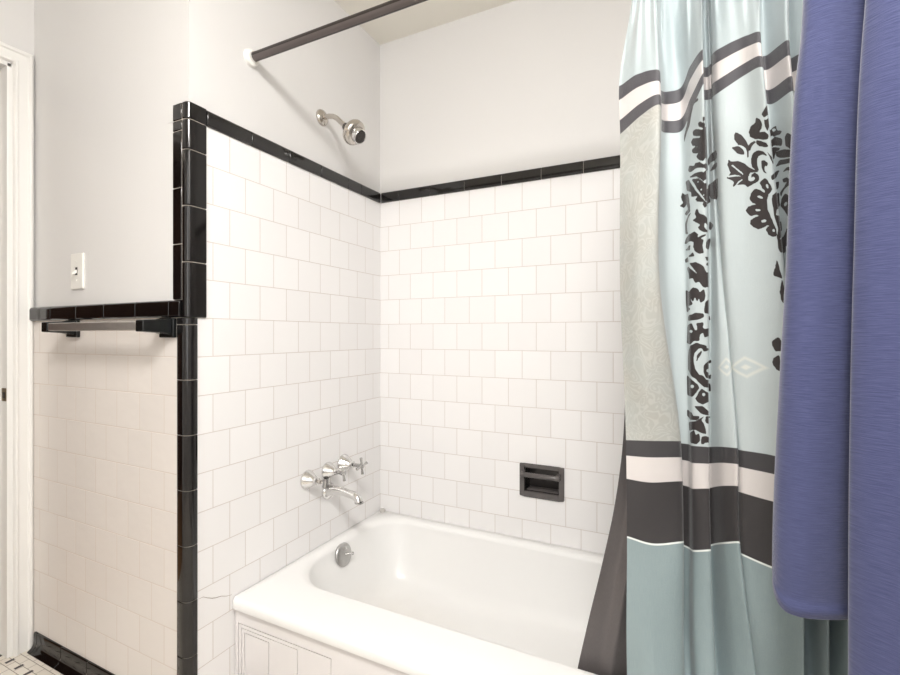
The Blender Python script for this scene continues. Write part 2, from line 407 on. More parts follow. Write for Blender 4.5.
# ---------------------------------------------------------------- tub filler: three valves and a spout
tf = thing('tub_faucet', 'chrome wall-mounted tub faucet with three valves over a curved spout', 'faucet', (0, -.376, .50))
def bell(y, z, s=1.):
    return [(0.0005, .030*s), (.003, .031*s), (.006, .0305*s), (.010, .028*s), (.020, .0235*s), (.032, .017*s), (.040, .0125*s), (.044, .0115*s), (.050, .0115*s), (.052, .009*s)]
def bellpart(name, y, z, s, m='chrome'):
    bm = new(); lathe(bm, bell(y, z, s), (0, y, z), (1, 0, 0), 36); return link(name, bm, M[m], tf, smooth=True)
lb = bellpart('escutcheon', -.464, .578, 1.12)
bm = new(); lathe(bm, [(.050, .006), (.060, .006), (.061, .0075), (.067, .0075), (.069, .004)], (0, -.464, .578), (1, 0, 0), 16)
vs_ = link('valve_stem', bm, M['nickel'], tf, smooth=True); vs_['label'] = 'bare valve stem with no handle'
cb = bellpart('escutcheon', -.356, .582, 1.06)
rb = bellpart('escutcheon', -.261, .586, 1.2)
def cross(y, z, x0, x1, arm, rot, rr=.0042, arms=4):
    bm = new(); lathe(bm, [(x0, .0075), (x1-.012, .0070), (x1-.008, .0095), (x1+.003, .0098), (x1+.007, .006)], (0, y, z), (1, 0, 0), 20)
    for k in range(arms):
        a = math.radians(rot+360/arms*k); d = Vector((0, math.cos(a), math.sin(a))); c0 = Vector((x1-.002, y, z))
        tube(bm, [c0+d*.004, c0+d*(arm*.45), c0+d*(arm*.8), c0+d*arm*.95, c0+d*arm], [rr*1.05, rr*.8, rr*1.0, rr*1.15, rr*.6], 12)
    return link('cross_handle', bm, M['worn_chrome'], tf, smooth=True)
cross(-.261, .586, .055, .094, .034, 8, .0052)
h_ = cross(-.356, .582, .050, .080, .032, -78, .0055, 1); h_.name = 'lever_handle'; h_['label'] = 'small lever handle pointing down'
# spout
bm = new()
lathe(bm, [(.0005, .032), (.004, .033), (.009, .0315), (.016, .025), (.022, .021)], (0, -.354, .505), (1, 0, 0), 32)
pts = [(0.008, -.358, .507), (.030, -.358, .512), (.055, -.358, .514), (.080, -.358, .513), (.105, -.358, .510), (.126, -.358, .507), (.138, -.358, .503), (.148, -.358, .494), (.152, -.358, .485)]
tube(bm, pts, [.024, .0205, .0170, .0150, .0145, .0148, .0150, .0152, .0150], 24)
link('spout', bm, M['chrome'], tf, smooth=True)
bm = new(); lathe(bm, [(0, .0155), (.001, .0165), (.005, .0165), (.006, .0145)], (.152, -.358, .481), (0, 0, 1), 24); link('spout_ring', bm, M['worn_chrome'], tf, smooth=True)
bm = new(); tube(bm, [(.012, -.378, .526), (.013, -.376, .545), (.010, -.375, .556)], [.013, .011, .012], 16); link('riser', bm, M['worn_chrome'], tf, smooth=True)

# ---------------------------------------------------------------- shower head
sh = thing('wall_shower', 'brushed nickel shower head on a short bent arm above the tile border', 'shower head', (0, -.379, 1.92))
P0 = Vector((-.006, -.379, 1.920))
bm = new(); lathe(bm, [(-.0005, .030), (.003, .0305), (.009, .027), (.014, .019), (.017, .012)], P0, (1, 0, 0), 36); link('wall_flange', bm, M['nickel'], sh, smooth=True)
bm = new(); tube(bm, [(.004, -.379, 1.920), (.030, -.379, 1.9185), (.050, -.379, 1.914), (.066, -.379, 1.904), (.086, -.379, 1.885), (.107, -.379, 1.867)], .0095, 18); link('shower_arm', bm, M['nickel'], sh, smooth=True)
hd = Vector((.80, .0, -.60)).normalized(); b0 = Vector((.105, -.379, 1.866))
bm = new(); lathe(bm, [(0, .0135), (.002, .0145), (.012, .0145), (.014, .0125)], b0, hd, 20); link('collar', bm, M['dark_rubber'], sh, smooth=True)
hd2 = Vector((.80, .0, -.60)).normalized(); b1 = b0+hd*.014
bm = new(); lathe(bm, [(0, .011), (.004, .015), (.010, .015), (.014, .021), (.020, .036), (.026, .0435), (.034, .0465), (.042, .0455), (.049, .041), (.054, .033), (.055, .029)], b1, hd2, 48)
bd = link('head_body', bm, M['nickel'], sh, smooth=True)
bm = new(); lathe(bm, [(.050, .0285), (.058, .0275), (.066, .0270), (.0725, .0268), (.074, .0255), (.0725, .0235), (.070, .0235)], b1, hd2, 40); fr = link('face_ring', bm, M['chrome'], sh, smooth=True)
bm = new(); lathe(bm, [(.066, .0236), (.0715, .0236), (.0728, .022), (.0728, .0185), (.0715, .0175), (.0715, .0145), (.0730, .0135), (.0730, .009), (.0718, .008), (.0722, .004)], b1, hd2, 36); link('spray_face', bm, M['dark_rubber'], sh, smooth=True)
bm = new(); tube(bm, [b1+hd2*.036+Vector((0, -.040, 0)), b1+hd2*.042+Vector((0, -.049, -.004))], [.006, .0045], 12); put(link('spray_tab', bm, M['nickel'], smooth=True), bd)

# ---------------------------------------------------------------- shower rod
rd = thing('shower_rod', 'dark bronze shower curtain rod crossing above the tub', 'curtain rod', (0, -.706, 1.97))
bm = new(); lathe(bm, [(-.007, .0265), (-.004, .0265), (.004, .025), (.007, .020), (.008, .0165)], (0, -.706, 1.97), (1, 0, 0), 32); f_ = link('wall_flange', bm, M['white_plastic'], rd, smooth=True); f_['label'] = 'white round wall flange'
bm = new(); lathe(bm, [(0, .0265), (.004, .0265), (.012, .024), (.015, .0165)], (XR, -.706, 1.97), (-1, 0, 0), 32); link('wall_flange', bm, M['white_plastic'], rd, smooth=True)
bm = new(); tube(bm, [(.006, -.706, 1.97), (.75, -.706, 1.97), (XR-.01, -.706, 1.97)], .0138, 28)
link('rod', bm, M['rod_dark'], rd, smooth=True)
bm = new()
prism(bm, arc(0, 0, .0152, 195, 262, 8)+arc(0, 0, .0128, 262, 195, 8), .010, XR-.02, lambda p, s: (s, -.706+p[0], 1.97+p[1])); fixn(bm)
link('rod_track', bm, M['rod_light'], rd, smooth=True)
bm = new(); tube(bm, [(.007, -.706, 1.97), (.016, -.706, 1.97)], .0158, 24); link('end_ring', bm, M['chrome'], rd, smooth=True)

# ---------------------------------------------------------------- soap dish
sd = thing('soap_dish', 'charcoal ceramic recessed soap dish with grab bar in the back tile wall', 'soap dish', (.738, 0, .478))
bm = new(); X0, X1, Z0, Z1 = .652, .824, .478, .603; a, c, e, g = .671, .805, .498, .588
for lo, hi in (((X0, -.008, Z0), (a, .003, Z1)), ((c, -.008, Z0), (X1, .003, Z1)), ((a, -.008, Z0), (c, .003, e)), ((a, -.008, g), (c, .003, Z1))): box(bm, lo, hi)
bmesh.ops.remove_doubles(bm, verts=bm.verts, dist=.0001)
link('frame', bm, M['dish_black'], sd, bevel=.0035, seg=3)
bm = new()
for lo, hi in (((a-.003, .0, e-.003), (a, .07, g+.001)), ((c, .0, e-.003), (c+.003, .07, g+.001)), ((a, .0, e-.003), (c, .07, e)), ((a, .0, g), (c, .07, g+.001)), ((a-.003, .07, e-.003), (c+.003, .073, g+.001))): box(bm, lo, hi)
link('basin', bm, M['dish_inside_shade'], sd)
bm = new()
for k in range(5): prism(bm, [(.012, e), (.016, e+.004), (.020, e)], a+.008+.026*k, a+.018+.026*k, lambda p, s: (s, p[0], p[1]))
for k in range(3): box(bm, (a+.006, .012+.018*k, e), (c-.006, .017+.018*k, e+.005))
fixn(bm); link('drain_ridge', bm, M['dish_black'], sd, bevel=.001)
bm = new(); zb = .567
prism(bm, [(-.005, zb-.012), (-.030, zb-.010), (-.036, zb-.004), (-.036, zb+.005), (-.030, zb+.011), (-.005, zb+.013)], X0+.012, X0+.026, lambda p, s: (s, p[0], p[1]))
prism(bm, [(-.005, zb-.012), (-.030, zb-.010), (-.036, zb-.004), (-.036, zb+.005), (-.030, zb+.011), (-.005, zb+.013)], X1-.026, X1-.012, lambda p, s: (s, p[0], p[1]))
prism(bm, [(-.016, zb-.009), (-.028, zb-.010), (-.034, zb-.004), (-.034, zb+.004), (-.028, zb+.009), (-.016, zb+.008)], X0+.022, X1-.022, lambda p, s: (s, p[0], p[1]))
fixn(bm); link('grab_bar', bm, M['dish_black'], sd, smooth=True, bevel=.002, seg=2)

# ---------------------------------------------------------------- towel bar
tr = thing('towel_bar', 'brushed steel towel bar with black ceramic brackets below the black cap', 'towel bar', (-.32, YT, 1.095))
yb = YT-.070; zb = 1.124
def post(x):
    bm = new(); q = .032
    prism(bm, [(x-q, zb-q), (x+q, zb-q), (x+q, zb+.022), (x-q, zb+.022)], YT-.0005, YT-.012, lambda p, s: (p[0], s, p[1]))
    secs = [(YT-.011, .026, .024, 0), (YT-.030, .020, .019, 0), (YT-.060, .019, .017, 0), (YT-.084, .017, .0155, 0)]
    rings = []
    for y, hx, hz, _ in secs: rings.append([bm.verts.new(p) for p in ((x-hx, y, zb-hz), (x+hx, y, zb-hz), (x+hx, y, zb+hz), (x-hx, y, zb+hz))])
    for A, B in zip(rings, rings[1:]):
        for i in range(4): bm.faces.new((A[i], A[(i+1) % 4], B[(i+1) % 4], B[i]))
    bm.faces.new(rings[0]); bm.faces.new(rings[-1][::-1]); fixn(bm)
    return link('bracket', bm, M['black_plastic'], tr, smooth=True, bevel=.003, seg=3)
post(-.566); post(-.079)
bm = new(); q = .0125; prism(bm, [(yb-q, zb-q), (yb+q, zb-q), (yb+q, zb+q), (yb-q, zb+q)], -.548, -.090, lambda p, s: (s, p[0], p[1])); fixn(bm)
link('bar', bm, M['steel_bar'], tr, smooth=True, bevel=.0035, seg=3)

# ---------------------------------------------------------------- light switch
sw = thing('light_switch', 'white toggle light switch plate on the plaster above the towel bar', 'light switch', (-.559, YT+.007, 1.248))
bm = new(); box(bm, (-.596, YT-.000, 1.249), (-.523, YT+.0075, 1.366)); link('cover_plate', bm, M['white_plastic'], sw, bevel=.0035, seg=3)
bm = new(); box(bm, (-.565, YT-.0008, 1.295), (-.553, YT+.001, 1.320)); link('toggle_slot', bm, M['dark_rubber'], sw)
bm = new(); prism(bm, [(YT-.0005, 1.301), (YT-.0005, 1.313), (YT-.014, 1.3005), (YT-.0145, 1.294)], -.563, -.555, lambda p, s: (s, p[0], p[1])); fixn(bm); link('toggle', bm, M['white_plastic'], sw, bevel=.001)
for z in (1.277, 1.338):
    bm = new(); lathe(bm, [(0, .003), (.0008, .003), (.0014, .002)], (-.5595, YT-.000, z), (0, -1, 0), 12); link('screw', bm, M['white_plastic'], sw, smooth=True)

# ---------------------------------------------------------------- cloth helpers
def cr(P, T, t):
    """smooth interpolation of the knots P (along axis 0, at parameters T) at t"""
    n = len(T); D = np.diff(T); sh = (-1,)+(1,)*(P.ndim-1)
    S = (P[1:]-P[:-1])/D.reshape(sh); Mt = np.zeros_like(P); Mt[0] = S[0]; Mt[-1] = S[-1]
    w_ = (D[1:]/(D[1:]+D[:-1])).reshape(sh); Mt[1:-1] = S[:-1]*w_+S[1:]*(1-w_)
    i = np.clip(np.searchsorted(T, t, side='right')-1, 0, n-2); h = D[i].reshape(sh); s_ = ((t-T[i])/D[i]).reshape(sh)
    return (2*s_**3-3*s_**2+1)*P[i]+(s_**3-2*s_**2+s_)*h*Mt[i]+(-2*s_**3+3*s_**2)*P[i+1]+(s_**3-s_**2)*h*Mt[i+1]
def cloth_surface(net, U, V, us, vs):
    A = cr(net, U, us)
    return np.swapaxes(cr(np.swapaxes(A, 0, 1), V, vs), 0, 1)
def cloth_mesh(name, S, us, vs, m, parent=None, extra=None, thick=0, skip=None):
    nu, nv = S.shape[:2]
    me = bpy.data.meshes.new(name)
    i = np.arange((nu-1)*(nv-1)); a = i//(nv-1); b_ = i % (nv-1)
    q = np.stack([a*nv+b_, a*nv+b_+1, (a+1)*nv+b_+1, (a+1)*nv+b_], 1)
    if skip is not None: q = q[~skip(us[a], vs[b_])]
    me.vertices.add(nu*nv); me.vertices.foreach_set('co', S.reshape(-1).astype(np.float32))
    me.loops.add(q.size); me.loops.foreach_set('vertex_index', q.reshape(-1).astype(np.int32))
    me.polygons.add(len(q)); me.polygons.foreach_set('loop_start', (np.arange(len(q))*4).astype(np.int32))
    me.polygons.foreach_set('use_smooth', np.ones(len(q), bool))
    me.update(calc_edges=True)
    for nm, arr in [('fabric_u', np.repeat(us, nv)), ('fabric_v', np.tile(vs, nu))]+list((extra or {}).items()):
        at = me.attributes.new(nm, 'FLOAT', 'POINT'); at.data.foreach_set('value', arr.reshape(-1).astype(np.float32))
    me.materials.append(m)
    o = bpy.data.objects.new(name, me); C.objects.link(o)
    if thick:
        s_ = o.modifiers.new('thickness', 'SOLIDIFY'); s_.thickness = thick; s_.offset = 0
    if parent: put(o, parent)
    return o
def fabric(name, rough=.75, sheen=.3):
    m = bpy.data.materials.new(name); m.use_nodes = True; t = NT(m)
    t.b.inputs['Roughness'].default_value = rough; t.b.inputs['Sheen Weight'].default_value = sheen; t.b.inputs['Sheen Roughness'].default_value = .4
    uu = t.n('ShaderNodeAttribute', attribute_name='fabric_u').outputs['Fac']; vv = t.n('ShaderNodeAttribute', attribute_name='fabric_v').outputs['Fac']
    return m, t, uu, vv
def uvvec(t, uu, vv, su=1, sv=1):
    c_ = t.n('ShaderNodeCombineXYZ'); t.l(t.math('MULTIPLY', uu, su), c_.inputs[0]); t.l(t.math('MULTIPLY', vv, sv), c_.inputs[1]); return c_.outputs[0]
def step(t, x, a):   # soft edge of about half a millimetre
    return t.math('MULTIPLY', t.math('SUBTRACT', x, a-.0004), 1250., True)

# ---------------------------------------------------------------- shower curtain
m, t, uu, vv = fabric('patterned_satin', .5, .25)
blue = srgb(181, 190, 191); dark = srgb(74, 72, 76); silver = srgb(208, 202, 199)
vec = uvvec(t, uu, vv, 900, 55); weave = t.noise(1, vec, 2)
base = t.mix(t.math('MULTIPLY', weave, .45), blue, srgb(196, 204, 203))
# the woven tone-on-tone damask of the first panel
ns = t.n('ShaderNodeTexNoise'); t.l(uvvec(t, uu, vv, 1, .8), ns.inputs['Vector']); ns.inputs['Scale'].default_value = 24; ns.inputs['Detail'].default_value = 1.5; ns.inputs['Distortion'].default_value = 1.2
lines = t.math('SINE', t.math('MULTIPLY', ns.outputs[0], 70.))
scroll = t.ramp(t.math('ADD', t.math('MULTIPLY', lines, .5), .5), [(0, (0, 0, 0, 1)), (.55, (.1, .1, .1, 1)), (.8, (1, 1, 1, 1))])
dm = t.mix(scroll, srgb(166, 161, 151), srgb(179, 175, 166))
dm = t.mix(t.math('MULTIPLY', t.noise(14, uvvec(t, uu, vv), 2), .6), dm, srgb(170, 182, 184))
edge = t.math('ADD', uu, t.math('MULTIPLY', t.noise(30, uvvec(t, uu, vv), 3), .03))
dm_on = t.math('SUBTRACT', 1.0, t.math('MULTIPLY', t.math('SUBTRACT', edge, .115), 60., True))
base = t.mix(dm_on, base, dm)
mot = t.n('ShaderNodeAttribute', attribute_name='motif').outputs['Fac']
mk = t.math('MULTIPLY', t.math('SUBTRACT', mot, .3), 4., True)
base = t.mix(mk, base, srgb(44, 37, 36))
pale = t.n('ShaderNodeAttribute', attribute_name='pale_motif').outputs['Fac']
base = t.mix(t.math('MULTIPLY', pale, .5), base, srgb(232, 228, 214))
# cloth above and below the printed field
lowc = t.mix(t.math('MULTIPLY', weave, .7), srgb(128, 144, 147), srgb(146, 159, 159))
seq = [(-9, base), (-.002, dark), (.0275, silver), (.069, dark), (.098, None), (.719, srgb(60, 58, 60)), (.752, silver), (.802, srgb(52, 49, 50)), (.922, srgb(226, 230, 226)), (.9255, lowc)]
topc = t.mix(t.math('MULTIPLY', weave, .4), srgb(174, 185, 187), srgb(188, 195, 195))
col = topc
for a, c_ in seq[1:]:
    col = t.mix(step(t, vv, a), col, base if c_ is None else c_)
t.l(col, t.b.inputs['Base Color'])
def smooth_between(a, c_):
    return t.math('SUBTRACT', step(t, vv, a), step(t, vv, c_))
sil = t.math('ADD', smooth_between(.0275, .069), smooth_between(.752, .802))
t.l(t.math('SUBTRACT', .55, t.math('MULTIPLY', sil, .25)), t.b.inputs['Roughness'])
t.bump(t.math('ADD', t.noise(1, uvvec(t, uu, vv, 1600, 260), 2), t.math('MULTIPLY', t.noise(14, uvvec(t, uu, vv, 1, .35), 5), 4)), .45, .0014)
M['curtain'] = m

def mask(polys, us, vs):
    """1 where the print is dark: the outlines of leaves, scrolls and scallops in fabric millimetres"""
    out = np.zeros((len(us), len(vs)))
    for pl in polys:
        sg = pl[0]; du = .0008; xy = np.array(pl[1:], float).reshape(-1, 2)/2000
        iu = np.where((us > xy[:, 0].min()-.004) & (us < xy[:, 0].max()+.004))[0]; iv = np.where((vs > xy[:, 1].min()-.004) & (vs < xy[:, 1].max()+.004))[0]
        if not len(iu) or not len(iv): continue
        eu = .0011 if xy[:, 0].mean() < .37 and sg else .0007
        acc = np.zeros((len(iu), len(iv)))
        for ou in (-1, 0, 1):
            for ov in (-1, 0, 1):
                X, Y = np.meshgrid(us[iu]+ou*eu, vs[iv]+ov*du, indexing='ij'); ins = np.zeros(X.shape, bool)
                for (x0, y0), (x1, y1) in zip(xy, np.roll(xy, -1, 0)):
                    if y0 == y1: continue
                    ins ^= ((Y < y0) != (Y < y1)) & (X < (x1-x0)*(Y-y0)/(y1-y0)+x0)
                acc += ins
        acc /= 9; sub = out[np.ix_(iu, iv)]
        out[np.ix_(iu, iv)] = np.maximum(sub, acc) if sg else np.minimum(sub, 1-acc)
    return out

# folds of the curtain: positions in the room (tenths of a millimetre) of its ridges and valleys at ten heights
NET_U = [0.0, 0.0529, 0.0913, 0.1505, 0.1805, 0.2033, 0.2391, 0.277, 0.3275, 0.3485, 0.3853, 0.4005, 0.4368, 0.5002, 0.5449, 0.5866, 0.6507, 0.6693, 0.7265, 0.7977, 0.8472, 0.9044, 0.9386]
NET_V = [-0.36, -0.165, 0, 0.096, 0.4, 0.719, 0.92, 1.16, 1.31, 1.52]
NET_FLAT = [
11336,-7090,19440,11151,-7150,17750,10938,-7365,16088,10962,-7409,15122,10962,-7409,12062,11072,-7355,8851,11105,-7506,6975,11150,-8007,4500,11270,-8513,3000,11350,-8543,900,11606,-7251,19440,11451,-7726,17750,11361,-7715,16075,11378,
-7706,15277,11364,-7769,12165,11564,-7449,8899,11619,-7478,6904,11674,-8029,4500,11794,-8522,3000,11874,-8552,900,11770,-7289,19440,11634,-7860,17750,11687,-7890,15963,11703,-7882,15342,11666,-7789,12204,12008,-7288,8911,12061,-7318,
6985,12075,-7834,4500,12195,-8444,3000,12275,-8474,900,11784,-7131,19440,11649,-7296,17750,11701,-7215,15921,11719,-7207,15137,11700,-7161,12050,12045,-6881,8810,12082,-6919,6831,12114,-7315,4500,12234,-8236,3000,12314,-8266,900,
11888,-6991,19440,11765,-6795,17750,11823,-6845,16007,11823,-6845,15199,11841,-6836,12057,12065,-6727,8760,12102,-6709,6689,12133,-7161,4500,12253,-8174,3000,12333,-8204,900,12091,-7022,19440,11990,-6908,17750,12064,-6816,16047,12064,
-6816,15185,12138,-6780,12049,12202,-6749,8758,12221,-6740,6663,12238,-7199,4500,12358,-8190,3000,12438,-8220,900,12311,-7145,19440,12234,-7345,17750,12237,-7233,16240,12254,-7224,15399,12241,-7064,12167,12296,-6981,8776,12312,-7029,
6740,12347,-7535,4500,12467,-8324,3000,12547,-8354,900,12466,-7246,19440,12407,-7706,17750,12426,-7641,16278,12443,-7633,15665,12530,-7201,12311,12557,-7021,8793,12585,-7118,6851,12655,-7607,4500,12775,-8353,3000,12855,-8383,900,
12472,-7089,19440,12413,-7147,17750,12437,-6968,16346,12455,-6959,15710,12535,-6753,12293,12541,-6639,8708,12559,-6630,6686,12637,-7116,4500,12757,-8156,3000,12837,-8186,900,12566,-6981,19440,12517,-6762,17750,12547,-6692,16421,12547,
-6692,15791,12615,-6604,12323,12612,-6494,8684,12640,-6480,6682,12700,-6918,4500,12820,-8077,3000,12900,-8107,900,12620,-7036,19440,12577,-6955,17750,12604,-6942,16337,12613,-6938,15664,12733,-6935,12311,12857,-6875,8793,12888,-6915,
6965,13069,-7406,4500,13189,-8272,3000,13269,-8302,900,12674,-6996,19440,12638,-6815,17750,12647,-6810,16415,12656,-6806,15715,12804,-6901,12351,13029,-7014,8822,13057,-7055,7073,13296,-7573,4500,13416,-8339,3000,13496,-8369,900,
12647,-6969,19440,12608,-6718,17750,12632,-6762,16525,12644,-6700,15786,12812,-6563,12322,13019,-6407,8688,13050,-6447,6668,13313,-6953,4500,13433,-8091,3000,13513,-8121,900,12704,-7147,19440,12671,-7355,17750,12684,-7404,16339,12701,
-7396,15568,12868,-7147,12257,13115,-6971,8783,13137,-7072,6848,13352,-7601,4500,13472,-8351,3000,13552,-8381,900,13027,-7223,19440,13031,-7625,17750,13057,-7667,16329,13105,-7644,15682,13228,-7250,12313,13554,-7147,8777,13585,-7243,
6774,13683,-7885,4500,13803,-8464,3000,13883,-8494,900,13213,-7304,19440,13237,-7914,17750,13283,-7891,16224,13322,-7928,15607,13676,-7421,12258,13889,-7373,8744,13925,-7634,6868,13872,-8238,4500,13992,-8605,3000,14072,-8635,900,
13289,-7121,19440,13321,-7261,17750,13379,-7177,16204,13429,-7152,15404,13757,-6937,12058,13976,-6831,8546,14012,-7035,6647,13895,-8060,4500,14015,-8534,3000,14095,-8564,900,13378,-7076,19440,13421,-7101,17750,13471,-7076,16197,13529,
-7103,15311,13799,-7139,12020,14062,-7011,8566,14127,-6979,6647,13998,-8010,4500,14118,-8514,3000,14198,-8544,900,13643,-7223,19440,13714,-7625,17750,13735,-7671,16085,13786,-7702,15211,14002,-7596,11995,14235,-7538,8621,14298,-7563,
6665,14218,-8181,4500,14338,-8582,3000,14418,-8612,900,13753,-7051,19440,13836,-7010,17750,13881,-6932,16111,13931,-6908,15293,14127,-6979,12010,14374,-6859,8566,14456,-6819,6610,14293,-7866,4500,14413,-8456,3000,14493,-8486,900,
13975,-7142,19440,14084,-7334,17750,14103,-7380,15991,14152,-7412,15142,14340,-7320,11986,14574,-7318,8674,14652,-7280,6696,14552,-7907,4500,14672,-8473,3000,14752,-8503,900,14270,-7035,19440,14411,-6952,17750,14459,-6929,16108,14524,
-6897,15259,14655,-6945,12064,14879,-6835,8712,14944,-6804,6767,14758,-7751,4500,14878,-8410,3000,14958,-8440,900,14514,-7122,19440,14683,-7265,17750,14713,-7250,16037,14760,-7227,15211,14868,-7174,12021,14992,-7114,8674,15038,-7092,
6782,14923,-7615,4500,15043,-8356,3000,15123,-8386,900,
]
